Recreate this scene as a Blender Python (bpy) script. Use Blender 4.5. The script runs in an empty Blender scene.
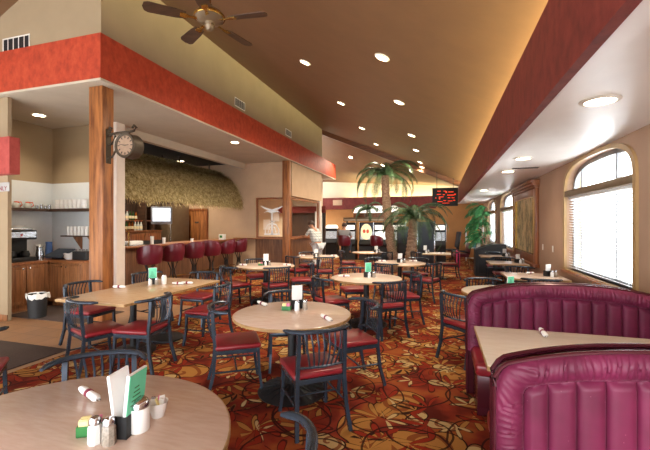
import bpy, bmesh, math, random
from mathutils import Vector, Matrix, Euler
R = math.radians
PI = math.pi
random.seed(7)
SC = bpy.context.scene
COL = SC.collection
F = 372.0; YAW = R(17.2); H = 1.63; SN, CS = math.sin(YAW), math.cos(YAW)

def ray(u, v):
    xr = (u - 325) / F
    return xr * CS - SN, xr * SN + CS, (224 - v) / F
def at(u, v, h=0.0):
    a, b, c = ray(u, v); t = (h - H) / c
    return a * t, b * t
def at_y(u, Y):
    a, b, c = ray(u, 224); return a / b * Y
# ------------------------------------------------------------------ materials
def srgb(h):
    h = h.lstrip('#'); out = []
    for i in (0, 2, 4):
        c = int(h[i:i+2], 16) / 255
        out.append(c / 12.92 if c <= .04045 else ((c + .055) / 1.055) ** 2.4)
    return (*out, 1)
class NT:
    def __init__(s, name):
        s.m = bpy.data.materials.new(name); s.m.use_nodes = True
        s.t = s.m.node_tree; s.b = s.t.nodes['Principled BSDF']
    def n(s, typ, **kw):
        n = s.t.nodes.new(typ)
        for k, v in kw.items(): setattr(n, k, v)
        return n
    def l(s, a, b): s.t.links.new(a, b)
    def put(s, sock, v):
        if hasattr(v, 'is_output') or isinstance(v, bpy.types.NodeSocket): s.l(v, sock)
        else: sock.default_value = v
    def ma(s, op, a, b=0.0, c=0.0):
        n = s.n('ShaderNodeMath', operation=op)
        s.put(n.inputs[0], a); s.put(n.inputs[1], b); s.put(n.inputs[2], c)
        return n.outputs[0]
    def mix(s, f, a, b, bt='MIX'):
        n = s.n('ShaderNodeMix', data_type='RGBA', blend_type=bt)
        s.put(n.inputs[0], f); s.put(n.inputs[6], a); s.put(n.inputs[7], b)
        return n.outputs[2]
    def coord(s, scale=(1, 1, 1), which='Object', loc=(0, 0, 0), rot=(0, 0, 0)):
        c = s.n('ShaderNodeTexCoord'); m = s.n('ShaderNodeMapping')
        m.inputs['Scale'].default_value = scale; m.inputs['Location'].default_value = loc
        m.inputs['Rotation'].default_value = rot
        s.l(c.outputs[which], m.inputs[0]); return m.outputs[0]
    def noise(s, vec, scale, detail=3, rough=.5):
        n = s.n('ShaderNodeTexNoise'); s.l(vec, n.inputs['Vector'])
        n.inputs['Scale'].default_value = scale; n.inputs['Detail'].default_value = detail
        n.inputs['Roughness'].default_value = rough; return n.outputs['Fac']
    def ramp(s, f, stops):
        n = s.n('ShaderNodeValToRGB'); s.put(n.inputs[0], f)
        e = n.color_ramp.elements
        while len(e) < len(stops): e.new(.5)
        for i, (p, c) in enumerate(stops): e[i].position = p; e[i].color = c
        return n.outputs[0]
    def bump(s, hgt, strength=.3, dist=.01):
        n = s.n('ShaderNodeBump'); n.inputs['Strength'].default_value = strength
        n.inputs['Distance'].default_value = dist; s.l(hgt, n.inputs['Height'])
        s.l(n.outputs[0], s.b.inputs['Normal'])
    def base(s, c, rough=.5, metal=0.0, spec=.5):
        s.put(s.b.inputs['Base Color'], c); s.put(s.b.inputs['Roughness'], rough)
        s.b.inputs['Metallic'].default_value = metal; s.b.inputs['Specular IOR Level'].default_value = spec
def M(name, hexc, rough=.5, metal=0.0, var=.08, scale=8, spec=.5, bump=0, emit=None, es=1):
    t = NT(name); c = srgb(hexc)
    v = t.coord()
    f = t.noise(v, scale, 4)
    d = tuple(x * (1 - var) for x in c[:3]) + (1,); b = tuple(min(1, x * (1 + var)) for x in c[:3]) + (1,)
    t.base(t.ramp(f, [(.3, d), (.7, b)]), rough, metal, spec)
    if bump: t.bump(t.noise(v, scale * 4, 3), bump, .01)
    if emit:
        t.b.inputs['Emission Color'].default_value = srgb(emit); t.b.inputs['Emission Strength'].default_value = es
    return t.m
def wood(name, light, dark, scale=1.0, axis='z', rough=.45, planks=None, var=.35):
    t = NT(name)
    st = {'x': (1.2, 14, 14), 'y': (14, 1.2, 14), 'z': (14, 14, 1.2)}[axis]
    v = t.coord(tuple(a * scale for a in st))
    f = t.noise(v, 1.6, 6, .65)
    col = t.ramp(f, [(.32, srgb(dark)), (.62, srgb(light))])
    if planks:
        w = t.n('ShaderNodeSeparateXYZ'); t.l(t.coord(), w.inputs[0])
        k = t.ma('ADD', w.outputs[0], w.outputs[1])
        fr = t.ma('FRACT', t.ma('DIVIDE', k, planks)); idp = t.ma('FLOOR', t.ma('DIVIDE', k, planks))
        wn = t.n('ShaderNodeTexWhiteNoise', noise_dimensions='1D'); t.l(idp, wn.inputs['W'])
        col = t.mix(t.ma('MULTIPLY', wn.outputs[0], var), col, srgb(dark))
        gap = t.ma('LESS_THAN', fr, .06)
        col = t.mix(t.ma('MULTIPLY', gap, .75), col, srgb('#20130c'))
    t.base(col, rough); t.bump(f, .15, .004); return t.m

def carpet():
    t = NT('patterned_carpet')
    base = t.coord((.84, .84, 1))
    warp = t.n('ShaderNodeTexNoise'); t.l(base, warp.inputs['Vector']); warp.inputs['Scale'].default_value = 2.2
    wv = t.n('ShaderNodeVectorMath', operation='MULTIPLY_ADD'); t.l(warp.outputs['Color'], wv.inputs[0])
    wv.inputs[1].default_value = (.14, .14, 0); t.l(base, wv.inputs[2])
    def cell(scale, loc, rnd):
        m = t.n('ShaderNodeMapping'); t.l(wv.outputs[0], m.inputs[0]); m.inputs['Location'].default_value = loc
        v = t.n('ShaderNodeTexVoronoi', voronoi_dimensions='2D'); t.l(m.outputs[0], v.inputs['Vector'])
        v.inputs['Scale'].default_value = scale; v.inputs['Randomness'].default_value = rnd
        d = t.n('ShaderNodeVectorMath', operation='SUBTRACT'); t.l(m.outputs[0], d.inputs[0]); t.l(v.outputs['Position'], d.inputs[1])
        s = t.n('ShaderNodeSeparateXYZ'); t.l(d.outputs[0], s.inputs[0])
        a = t.ma('ARCTAN2', s.outputs[1], s.outputs[0])
        r = t.ma('SQRT', t.ma('ADD', t.ma('MULTIPLY', s.outputs[0], s.outputs[0]), t.ma('MULTIPLY', s.outputs[1], s.outputs[1])))
        cs = t.n('ShaderNodeSeparateColor'); t.l(v.outputs['Color'], cs.inputs[0])
        return r, a, cs.outputs
    fine = t.noise(base, 90, 2)
    big = t.noise(base, 3.0, 3)
    col = t.ramp(big, [(.36, srgb('#571c13')), (.5, srgb('#84301e')), (.64, srgb('#965026'))])
    RED, GOLD, CREAM, DARK, OL = srgb('#8a2a18'), srgb('#ad7a3c'), srgb('#c4a873'), srgb('#2a140e'), srgb('#6f4f2a')
    def fans(col, scale, loc, n, c1, rmax, thr, per=.75, rnd=.8, line=True):
        r, a, c = cell(scale, loc, rnd)
        ph = t.ma('MULTIPLY', c[0], 6.28)
        # petals curl a little with the radius
        w = t.ma('SINE', t.ma('ADD', t.ma('MULTIPLY_ADD', r, 4.0, t.ma('MULTIPLY', a, n)), ph))
        lim = t.ma('MULTIPLY_ADD', t.ma('MULTIPLY', r, r), 1.1 / (rmax * rmax), thr)
        half = t.ma('GREATER_THAN', t.ma('SINE', t.ma('ADD', a, ph)), -.15)
        sel = t.ma('MULTIPLY', t.ma('MULTIPLY', t.ma('LESS_THAN', c[1], per), half), t.ma('GREATER_THAN', r, .015))
        ok = t.ma('MULTIPLY', t.ma('GREATER_THAN', w, lim), sel)
        col = t.mix(ok, col, c1)
        if line:
            ol = t.ma('MULTIPLY', t.ma('LESS_THAN', t.ma('ABSOLUTE', t.ma('SUBTRACT', w, lim)), .16), sel)
            col = t.mix(t.ma('MULTIPLY', ol, .8), col, DARK if c1 != DARK else OL)
        return col
    def blob(col, scale, loc, c1, rad, per, tight=60):
        r, a, c = cell(scale, loc, .9)
        ph = t.ma('MULTIPLY', c[0], 6.28)
        rr = t.ma('MULTIPLY_ADD', t.ma('SINE', t.ma('ADD', t.ma('MULTIPLY', a, 2), ph)), rad * .35, rad)
        sel = t.ma('LESS_THAN', c[1], per)
        ok = t.ma('MULTIPLY', t.ma('LESS_THAN', r, rr), sel)
        col = t.mix(t.ma('MULTIPLY', ok, .9), col, c1)
        sp = t.ma('SINE', t.ma('ADD', t.ma('MULTIPLY', r, tight), t.ma('ADD', a, ph)))
        k = t.ma('MULTIPLY', t.ma('GREATER_THAN', sp, .62), ok)
        col = t.mix(t.ma('MULTIPLY', k, .85), col, srgb('#7a3c1c'))
        ol = t.ma('MULTIPLY', t.ma('LESS_THAN', t.ma('ABSOLUTE', t.ma('SUBTRACT', r, rr)), .006), sel)
        return t.mix(ol, col, DARK)
    col = blob(col, 1.9, (1.7, .3, 0), GOLD, .19, .75, 44)
    col = fans(col, 2.6, (3.3, 1.2, 0), 7, GOLD, .2, -.1)
    col = fans(col, 2.3, (.4, 5.1, 0), 7, DARK, .16, .1, .6)
    col = blob(col, 2.9, (5.2, 6.3, 0), CREAM, .085, .5, 75)
    col = fans(col, 2.7, (7.4, 2.2, 0), 6, CREAM, .15, .05, .4)
    col = fans(col, 3.1, (4.4, 7.7, 0), 7, RED, .19, -.2, .75)
    for sc, loc, rad in ((1.9, (2.2, 8.1, 0), .20), (1.5, (9.2, 4.4, 0), .27)):
        r, a, c = cell(sc, loc, .8)
        ring = t.ma('LESS_THAN', t.ma('ABSOLUTE', t.ma('SUBTRACT', r, rad)), .0075)
        col = t.mix(t.ma('MULTIPLY', ring, .9), col, DARK)
    col = t.mix(t.ma('MULTIPLY', fine, .25), col, srgb('#4a1a10'))
    t.base(col, .92, 0, .1); t.bump(fine, .25, .004)
    return t.m
def wallpaint(name, hexc, var=.05, bumps=.12):
    return M(name, hexc, .85, 0, var, 2.2, .2, bumps)

MT = {}
MT['carpet'] = carpet()
def tiles():
    t = NT('tan_floor_tile'); v = t.coord()
    b = t.n('ShaderNodeTexBrick'); t.l(v, b.inputs['Vector']); b.offset = .0
    b.inputs['Scale'].default_value = 1; b.inputs['Brick Width'].default_value = .33; b.inputs['Row Height'].default_value = .33
    b.inputs['Mortar Size'].default_value = .006
    b.inputs['Color1'].default_value = srgb('#a57c5a'); b.inputs['Color2'].default_value = srgb('#987252'); b.inputs['Mortar'].default_value = srgb('#7d624c')
    t.base(b.outputs[0], .45); return t.m
MT['tile'] = tiles()
def fascia(name, a, b, c):
    t = NT(name); v = t.coord((1, 1, .7))
    n1 = t.noise(v, 9, 8, .7); n2 = t.noise(v, 2.5, 3)
    col = t.ramp(n1, [(.3, srgb(c)), (.5, srgb(a)), (.72, srgb(b))])
    col = t.mix(t.ma('MULTIPLY', n2, .4), col, srgb(c))
    t.base(col, .6, 0, .3); t.bump(n1, .15, .01); return t.m
MT['red'] = fascia('sponged_red_plaster', '#b8452c', '#cb5b3a', '#8f3422')
MT['maroon'] = fascia('sponged_maroon_plaster', '#7c342e', '#8c4238', '#5c2522')
MT['ceil'] = M('brown_ceiling_plaster', '#75553c', .5, 0, .06, 3, .4, .1)
MT['tan'] = wallpaint('tan_wall_paint', '#a28e72')
MT['beige'] = wallpaint('beige_wall_paint', '#c3a588')
MT['beigeR'] = wallpaint('rosy_beige_wall_paint', '#ad8e78')
MT['cream'] = wallpaint('cream_wall_paint', '#d8c6ac')
MT['soffit'] = wallpaint('offwhite_soffit', '#bdb19e')
MT['white_soffit'] = M('white_ceiling_gloss', '#efece8', .35, 0, .03, 3, .5, .05)
MT['orange'] = wallpaint('orange_wall_paint', '#c9945f')
MT['black'] = M('matt_black', '#1b1b1d', .6)
MT['blackceil'] = M('black_ceiling_board', '#1d1f22', .9, 0, .1, 20)
MT['bpanel'] = M('white_wall_panel', '#d6dadb', .3, 0, .02)
MT['postwhite'] = M('pinkish_white_trim', '#d9cabd', .6, 0, .03)
MT['oak'] = wood('oak_cabinet_wood', '#a06a40', '#6b4023', 1)
MT['column'] = wood('stained_rough_column_wood', '#b0703c', '#5c2f17', .7)
MT['plank'] = wood('vertical_plank_wood', '#8f6446', '#5a3a28', 1, planks=.11)
MT['plankdark'] = wood('dark_plank_wood', '#4d382c', '#2a1e18', 1, planks=.14)
MT['rafter'] = wood('brown_rafter_wood', '#6e4228', '#472818', 1, 'x')
MT['ledge'] = wood('honey_ledge_wood', '#a5683e', '#74431f', 1, 'x')
MT['trimwood'] = wood('mahogany_frame_wood', '#9b5e38', '#683619', 1, 'z', .35)
MT['darkwood'] = wood('dark_shelf_wood', '#523a2b', '#2e1f17', 1, 'x')
def tabletop(name, a, b, rough=.22):
    t = NT(name); v = t.coord()
    f = t.noise(t.coord((4, 18, 1)), 2.2, 6, .6)
    t.base(t.ramp(f, [(.3, srgb(b)), (.7, srgb(a))]), rough, 0, .5); return t.m
MT['top'] = tabletop('tan_laminate_tabletop', '#dcc6b6', '#d0b4a2')
MT['topwood'] = tabletop('honey_laminate_tabletop', '#dcbf9e', '#cfab84')
MT['topwhite'] = tabletop('cream_laminate_tabletop', '#e6dccd', '#dccfbd')
MT['edge'] = wood('tabletop_edge_wood', '#b58f5e', '#8a6638', 1, 'x')
MT['frame'] = M('bluish_black_enamel', '#39434f', .25, .4, .1, 30, .6)
MT['castiron'] = M('cast_iron_black', '#1e1e20', .5, .3, .1)
MT['vinyl'] = M('red_vinyl_seat', '#862028', .28, 0, .12, 9, .5, .04)
MT['stool'] = M('burgundy_vinyl', '#5c1422', .3, 0, .1, 9, .5)
def velvet():
    t = NT('magenta_booth_velvet'); v = t.coord()
    n1 = t.noise(v, 5, 4)
    vo = t.n('ShaderNodeTexVoronoi'); t.l(v, vo.inputs['Vector']); vo.inputs['Scale'].default_value = 26
    dots = t.ma('LESS_THAN', vo.outputs['Distance'], .06)
    col = t.ramp(n1, [(.3, srgb('#5a1832')), (.7, srgb('#752244'))])
    col = t.mix(t.ma('MULTIPLY', dots, .35), col, srgb('#c27a8c'))
    t.base(col, .5, 0, .35); t.b.inputs['Sheen Weight'].default_value = .3
    t.b.inputs['Sheen Tint'].default_value = srgb('#e0a0b4'); t.b.inputs['Sheen Roughness'].default_value = .4
    return t.m
MT['velvet'] = velvet()
MT['boothtrim'] = M('dark_burgundy_trim', '#4a1620', .25, .2)
MT['steel'] = M('brushed_steel', '#b9bcc0', .25, .9)
MT['chrome'] = M('chrome', '#d0d2d6', .12, 1)
MT['signboard'] = M('pale_grey_sign_board', '#b4b2ae', .7)
MT['iron'] = M('weathered_brown_iron', '#4e4336', .5, .5)
MT['brass'] = M('brass', '#b08a45', .25, .9)
MT['white'] = M('white_ceramic', '#eceae6', .25, 0, .02)
MT['paper'] = M('white_paper', '#f0efec', .8, 0, .02)
MT['mint'] = M('mint_green_card', '#6fd8ae', .6, 0, .03)
MT['pink'] = M('pink_paper', '#e07fa0', .7)
MT['yellow'] = M('pale_yellow_paper', '#efe0a0', .7)
MT['green'] = M('dark_green_plastic', '#2f7a3c', .4)
MT['salt'] = M('salt_filled_glass', '#e8e8e6', .15)
MT['pepper'] = M('pepper_filled_glass', '#9c9184', .2, 0, .3, 120)
MT['gold'] = M('gold_window_trim', '#a8875a', .4)
MT['bronze'] = M('dark_bronze', '#76644e', .4, .4)
MT['winframe'] = M('grey_window_frame', '#8d8f92', .4, .3)
def glass(name, rough=0.0, tint='#ffffff'):
    t = NT(name); t.base(srgb(tint), rough); t.b.inputs['Transmission Weight'].default_value = 1
    t.b.inputs['IOR'].default_value = 1.02 ; t.b.inputs['Specular IOR Level'].default_value = .5; return t.m
MT['glass'] = glass('clear_window_glass')
MT['etch'] = M('white_etched_glass', '#f6fafc', .5, 0, .02)
MT['slat'] = M('white_blind_slat', '#f2f2f0', .5, 0, .02)
MT['lampw'] = M('lamp_glow', '#fff2dc', .5, 0, 0, emit='#ffe9c4', es=14)
MT['sign_glow'] = M('white_lit_sign', '#ffffff', .5, 0, 0, emit='#fff8ea', es=.8)
MT['screen'] = M('lit_game_screen', '#d0d8e0', .4, 0, .4, 30, emit='#aebccc', es=.22)
MT['tvscreen'] = M('lit_tv_picture', '#dfe8f2', .3, 0, .5, 9, emit='#dbe6f4', es=.7)
MT['led'] = M('orange_red_led', '#ff4a1a', .5, 0, 0, emit='#ff4212', es=.6)
MT['mat'] = M('dark_brown_floor_mat', '#493a34', .9, 0, .2, 60)
MT['skin'] = M('skin', '#b98467', .5)
MT['hair'] = M('dark_brown_hair', '#3a271d', .6, 0, .3, 60)
MT['jeans'] = M('dark_jeans', '#343c4c', .8, 0, .1)
MT['shorts'] = M('pale_grey_trousers', '#c9ccce', .8, 0, .05)
MT['greyshirt'] = M('grey_shirt', '#85878a', .85, 0, .06)
MT['shoe'] = M('black_shoe', '#1c1a1a', .5)
MT['tv'] = M('grey_tv_plastic', '#8c9098', .4)
MT['plug'] = M('white_outlet_plastic', '#e6e0d6', .4)
MT['bluebox'] = M('blue_print_board', '#4c6ea8', .5)
MT['orangep'] = M('orange_plastic', '#e0552a', .4)
MT['glassclear'] = M('bottle_clear', '#c8ccc8', .1, 0, .1)
MT['glassgreen'] = M('bottle_green', '#33502c', .1)
MT['glassamber'] = M('bottle_amber', '#7c4418', .1)
MT['label'] = M('bottle_label_cream', '#e8dcb8', .6)
MT['fanblade'] = wood('dark_fan_blade_wood', '#4a3324', '#2e1f16', 1, 'x')
MT['pinkcloth'] = M('pink_knit_cloth', '#e0487c', .9, 0, .25, 18)
MT['slate'] = M('slate_blue_panel', '#303a48', .5)
def plaid():
    t = NT('grey_plaid_shirt_cloth'); s = t.n('ShaderNodeSeparateXYZ'); t.l(t.coord(), s.inputs[0])
    k = t.ma('ADD', s.outputs[0], s.outputs[1])
    a = t.ma('LESS_THAN', t.ma('FRACT', t.ma('MULTIPLY', k, 11)), .35)
    b = t.ma('LESS_THAN', t.ma('FRACT', t.ma('MULTIPLY', s.outputs[2], 11)), .35)
    t.base(t.mix(t.ma('MULTIPLY', t.ma('ADD', a, b), .5), srgb('#dadcd8'), srgb('#8d9492')), .85); return t.m
MT['plaid'] = plaid()
def frond_mat(name, a, b):
    t = NT(name); f = t.noise(t.coord(), 6, 3)
    t.base(t.ramp(f, [(.35, srgb(b)), (.65, srgb(a))]), .45, 0, .4); return t.m
MT['frond'] = frond_mat('palm_frond_green', '#47663c', '#1e3520')
MT['fern'] = frond_mat('lady_palm_green', '#4f9a58', '#2c6238')
def trunkm():
    t = NT('palm_trunk_bark'); f = t.noise(t.coord((6, 6, 14)), 3, 5, .7)
    t.base(t.ramp(f, [(.35, srgb('#6d4c38')), (.65, srgb('#c0a184'))]), .9); t.bump(f, .6, .03); return t.m
MT['trunk'] = trunkm()
def thatchm():
    t = NT('dry_straw_thatch'); f = t.noise(t.coord((2, 5, 2)), 5, 6, .8)
    t.base(t.ramp(f, [(.38, srgb('#5c4a2a')), (.5, srgb('#b8a269')), (.6, srgb('#eee0b4'))]), .9); return t.m
MT['thatch'] = thatchm()
def artm():
    t = NT('muted_landscape_painting'); n1 = t.noise(t.coord((1, 1, .8)), 3.2, 8, .7); n2 = t.noise(t.coord((1, 1.6, .8), loc=(3, 1, 2)), 4, 6, .7)
    c = t.ramp(n1, [(.36, srgb('#5c523c')), (.46, srgb('#a8946a')), (.6, srgb('#d2b888'))])
    c = t.mix(t.ma('MULTIPLY', t.ma('GREATER_THAN', n2, .56), .8), c, srgb('#4a4e3c'))
    t.base(c, .5); return t.m
MT['art'] = artm()
# ------------------------------------------------------------------ mesh builder
class MB:
    def __init__(s): s.bm = bmesh.new()
    def xf(s, vs, rot=None, loc=None, piv=None):
        if rot is not None:
            bmesh.ops.transform(s.bm, matrix=(Matrix.Translation(Vector(piv or (0,0,0))) @ rot.to_4x4() @ Matrix.Translation(-Vector(piv or (0,0,0)))), verts=vs)
        if loc is not None: bmesh.ops.translate(s.bm, vec=loc, verts=vs)
        return vs
    def box(s, x0, x1, y0, y1, z0, z1, bev=0, rot=None, seg=2):
        vs = [s.bm.verts.new((x, y, z)) for x in (x0, x1) for y in (y0, y1) for z in (z0, z1)]
        fs = [s.bm.faces.new([vs[i] for i in q]) for q in ((0,1,3,2),(4,6,7,5),(0,4,5,1),(2,3,7,6),(0,2,6,4),(1,5,7,3))]
        if bev:
            es = list({e for f in fs for e in f.edges})
            r = bmesh.ops.bevel(s.bm, geom=es, offset=bev, segments=seg, affect='EDGES', profile=.5)
            vs = list({v for f in r['faces'] for v in f.verts} | {v for v in vs if v.is_valid})
            # gather connected
            seen = set(vs); st = list(vs)
            while st:
                v = st.pop()
                for e in v.link_edges:
                    o = e.other_vert(v)
                    if o not in seen: seen.add(o); st.append(o)
            vs = list(seen)
        if rot is not None: s.xf(vs, rot, None, ((x0+x1)/2, (y0+y1)/2, (z0+z1)/2))
        return vs
    def rings(s, rs, cap=True, closed=False):
        vr = [[s.bm.verts.new(p) for p in r] for r in rs]
        n = len(vr[0]); m = len(vr)
        for i in range(m if closed else m - 1):
            a, b = vr[i], vr[(i + 1) % m]
            for j in range(n):
                s.bm.faces.new((a[j], a[(j+1) % n], b[(j+1) % n], b[j]))
        if cap and not closed:
            s.bm.faces.new(vr[0][::-1]); s.bm.faces.new(vr[-1])
        return [v for r in vr for v in r]
    def tube(s, pts, r, n=8, ry=None, up=(0, 0, 1), closed=False, cap=True):
        pts = [Vector(p) for p in pts]; m = len(pts)
        if not hasattr(r, '__len__'): r = [r] * m
        if ry is None: ry = r
        elif not hasattr(ry, '__len__'): ry = [ry] * m
        rs = []
        for i, p in enumerate(pts):
            if closed: d = pts[(i+1) % m] - pts[i-1]
            else: d = pts[min(i+1, m-1)] - pts[max(i-1, 0)]
            d.normalize(); u = Vector(up)
            if abs(d.dot(u)) > .97: u = Vector((1, 0, 0)) if abs(d.x) < .9 else Vector((0, 1, 0))
            a = d.cross(u).normalized(); b = a.cross(d).normalized()
            rs.append([p + a * (r[i] * math.cos(2*PI*k/n + PI/n)) + b * (ry[i] * math.sin(2*PI*k/n + PI/n)) for k in range(n)])
        return s.rings(rs, cap, closed)
    def cyl(s, p0, p1, r0, r1=None, n=16): return s.tube([p0, p1], [r0, r0 if r1 is None else r1], n)
    def lathe(s, prof, n=24, c=(0, 0, 0), arc=None):
        rs = [[(c[0] + r*math.cos(2*PI*k/n), c[1] + r*math.sin(2*PI*k/n), c[2] + z) for k in range(n)] for r, z in prof]
        return s.rings(rs)
    def prism(s, pts, z0, z1, axis='z'):
        f = {'z': lambda p, z: (p[0], p[1], z), 'y': lambda p, z: (p[0], z, p[1]), 'x': lambda p, z: (z, p[0], p[1])}[axis]
        return s.rings([[f(p, z0) for p in pts], [f(p, z1) for p in pts]])
    def grid(s, fn, nu, nv, keep=None):
        vs = {}
        def g(i, j):
            if (i, j) not in vs: vs[(i, j)] = s.bm.verts.new(fn(i / nu, j / nv))
            return vs[(i, j)]
        for i in range(nu):
            for j in range(nv):
                if keep is None or keep((i + .5) / nu, (j + .5) / nv):
                    s.bm.faces.new((g(i, j), g(i+1, j), g(i+1, j+1), g(i, j+1)))
        return list(vs.values())
    def quad(s, *p): s.bm.faces.new([s.bm.verts.new(q) for q in p])
    def build(s, name, mat, parent=None, smooth=True, ang=.7, recalc=True):
        if recalc: bmesh.ops.recalc_face_normals(s.bm, faces=s.bm.faces)
        me = bpy.data.meshes.new(name); s.bm.to_mesh(me); s.bm.free()
        me.materials.append(MT[mat] if isinstance(mat, str) else mat)
        if smooth:
            me.shade_smooth(); me.set_sharp_from_angle(angle=ang)
        o = bpy.data.objects.new(name, me); COL.objects.link(o)
        if parent: o.parent = parent
        return o
def tag(o, label, cat, group=None, kind=None):
    if label: o['label'] = label
    if cat: o['category'] = cat
    if group: o['group'] = group
    if kind: o['kind'] = kind
    return o
def thing(name, label, cat, loc=(0, 0, 0), rz=0, group=None):
    o = bpy.data.objects.new(name, None); COL.objects.link(o); o.empty_display_size = .05
    o.location = loc; o.rotation_euler = (0, 0, rz); return tag(o, label, cat, group)
def struct(name, mb, mat, parent=None, **k):
    o = mb.build(name, mat, parent, **k)
    if parent is None: o['kind'] = 'structure'
    return o
def sbox(name, mat, *a, **k):
    m = MB(); m.box(*a, **k); return struct(name, m, mat, smooth=False)
def dup(root, loc, rz, label=None, group=None):
    r = root.copy(); COL.objects.link(r); r.location = loc; r.rotation_euler = (0, 0, rz)
    if label: r['label'] = label
    if group: r['group'] = group
    for ch in root.children:
        c = ch.copy(); COL.objects.link(c); c.parent = r
        for g in ch.children:
            d = g.copy(); COL.objects.link(d); d.parent = c
    return r
def single(name, mb, mat, label, cat, loc=None, rz=0, group=None, **k):
    o = mb.build(name, mat, None, **k); tag(o, label, cat, group)
    if loc is not None: o.location = loc; o.rotation_euler = (0, 0, rz)
    return o

# ================================================================== SETTING
XW = 2.0          # window wall
XL = -4.84        # left upper wall face
YB = 19.6
def ceil_h(x): return H + 4.03 - .432 * (x + 4.79)
m = MB(); m.box(-4.5, XW, -2.5, 6.3, -.05, 0); m.box(-7.0, XW, 6.3, YB, -.05, 0); struct('floor', m, 'carpet', smooth=False)
sbox('floor_tile', 'tile', -8.4, -4.5, -2.5, 6.3, -.06, -.002)
sbox('floor_bar', 'tile', -9.5, -7.0, 6.3, YB, -.06, -.002)
# ceiling: slope from the ridge to the window side, and down the other way
m = MB()
rx = -5.3; rh = ceil_h(rx)
def slab(p, th=.1):
    m.rings([[(a, b, c) for a, b, c in p], [(a, b, c + th) for a, b, c in p]])
slab([(rx, -2.5, rh), (1.3, -2.5, ceil_h(1.3)), (1.3, 15.5, ceil_h(1.3)), (rx, 15.5, rh)])
slab([(-9.6, -2.5, rh - .47 * 4.3), (rx, -2.5, rh), (rx, 15.5, rh), (-9.6, 15.5, rh - .47 * 4.3)])
struct('ceiling', m, 'ceil', smooth=False)
m = MB()
def back_h(x, y):
    f = (y - 15.5) / (YB - 15.5); return ceil_h(x) * (1 - f) + (4.15 - .7 * (x + 9.6) / 11.6) * f
m.grid(lambda u, v: (rx + (1.3 - rx)*u + v*(-4.3*(1-u) + .7*u), 15.5 + (YB - 15.5)*v, back_h(rx + (1.3 - rx)*u + v*(-4.3*(1-u) + .7*u), 15.5 + (YB - 15.5)*v)), 16, 10)
struct('ceiling_back', m, 'ceil', smooth=False)
sbox('ceiling_window_side', 'white_soffit', .82, XW + .1, -2.5, YB, 2.63, 2.70)
# right fascia, its light trough, its underside
sbox('trim_right_fascia', 'maroon', .68, .74, -2.5, 15.8, 2.485, 3.10)
sbox('trim_right_soffit', 'white_soffit', .682, .86, -2.5, 15.79, 2.49, 2.64)
sbox('trim_cove_shelf', 'white_soffit', .74, 1.35, -2.5, 15.8, 2.72, 2.78)
sbox('wall_cove', 'cream', 1.32, 1.38, -2.5, 15.8, 2.70, 3.6)
# window wall with three arched openings
WINS = [(4.78, 7.1), (11.7, 14.0), (15.3, 17.6)]
SILL = .88; WTOP = 2.58; SPR = 2.12
def arch_pts(y0, y1, z0, zs, zt, n=14, e=3.0):
    pts = [(y0, z0), (y1, z0)]
    yc = (y0 + y1) / 2; a = (y1 - y0) / 2; b = zt - zs
    for k in range(n + 1):
        t = PI * k / n; c, s_ = math.cos(t), math.sin(t)
        pts.append((yc + a * math.copysign(abs(c) ** (2/e), c), zs + b * abs(s_) ** (2/e)))
    return pts
def wall_with_arches(name, mat, x0, x1, ya, yb, za, zb):
    m = MB(); y = ya
    for (w0, w1) in WINS:
        m.box(x0, x1, y, w0, za, zb); m.box(x0, x1, w0, w1, za, SILL)
        ap = arch_pts(w0, w1, SILL, SPR, WTOP)[2:]   # from y1 side to y0
        for i in range(len(ap) - 1):
            (a, b), (c, d) = ap[i], ap[i+1]
            if abs(a - c) < 1e-5: continue
            m.rings([[(x0, a, b), (x0, c, d), (x0, c, zb), (x0, a, zb)], [(x1, a, b), (x1, c, d), (x1, c, zb), (x1, a, zb)]])
        y = w1
    m.box(x0, x1, y, yb, za, zb)
    return struct(name, m, mat, smooth=False)
wall_with_arches('wall_right', 'beigeR', XW, XW + .22, -2.5, YB, -.05, 2.7)
def band(m, ring_in, ring_out, x0, x1):
    n = len(ring_in)
    rs = []
    for a, b in zip(ring_in, ring_out):
        rs.append([(x0, *a), (x0, *b), (x1, *b), (x1, *a)])
    m.rings(rs, closed=True)
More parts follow.
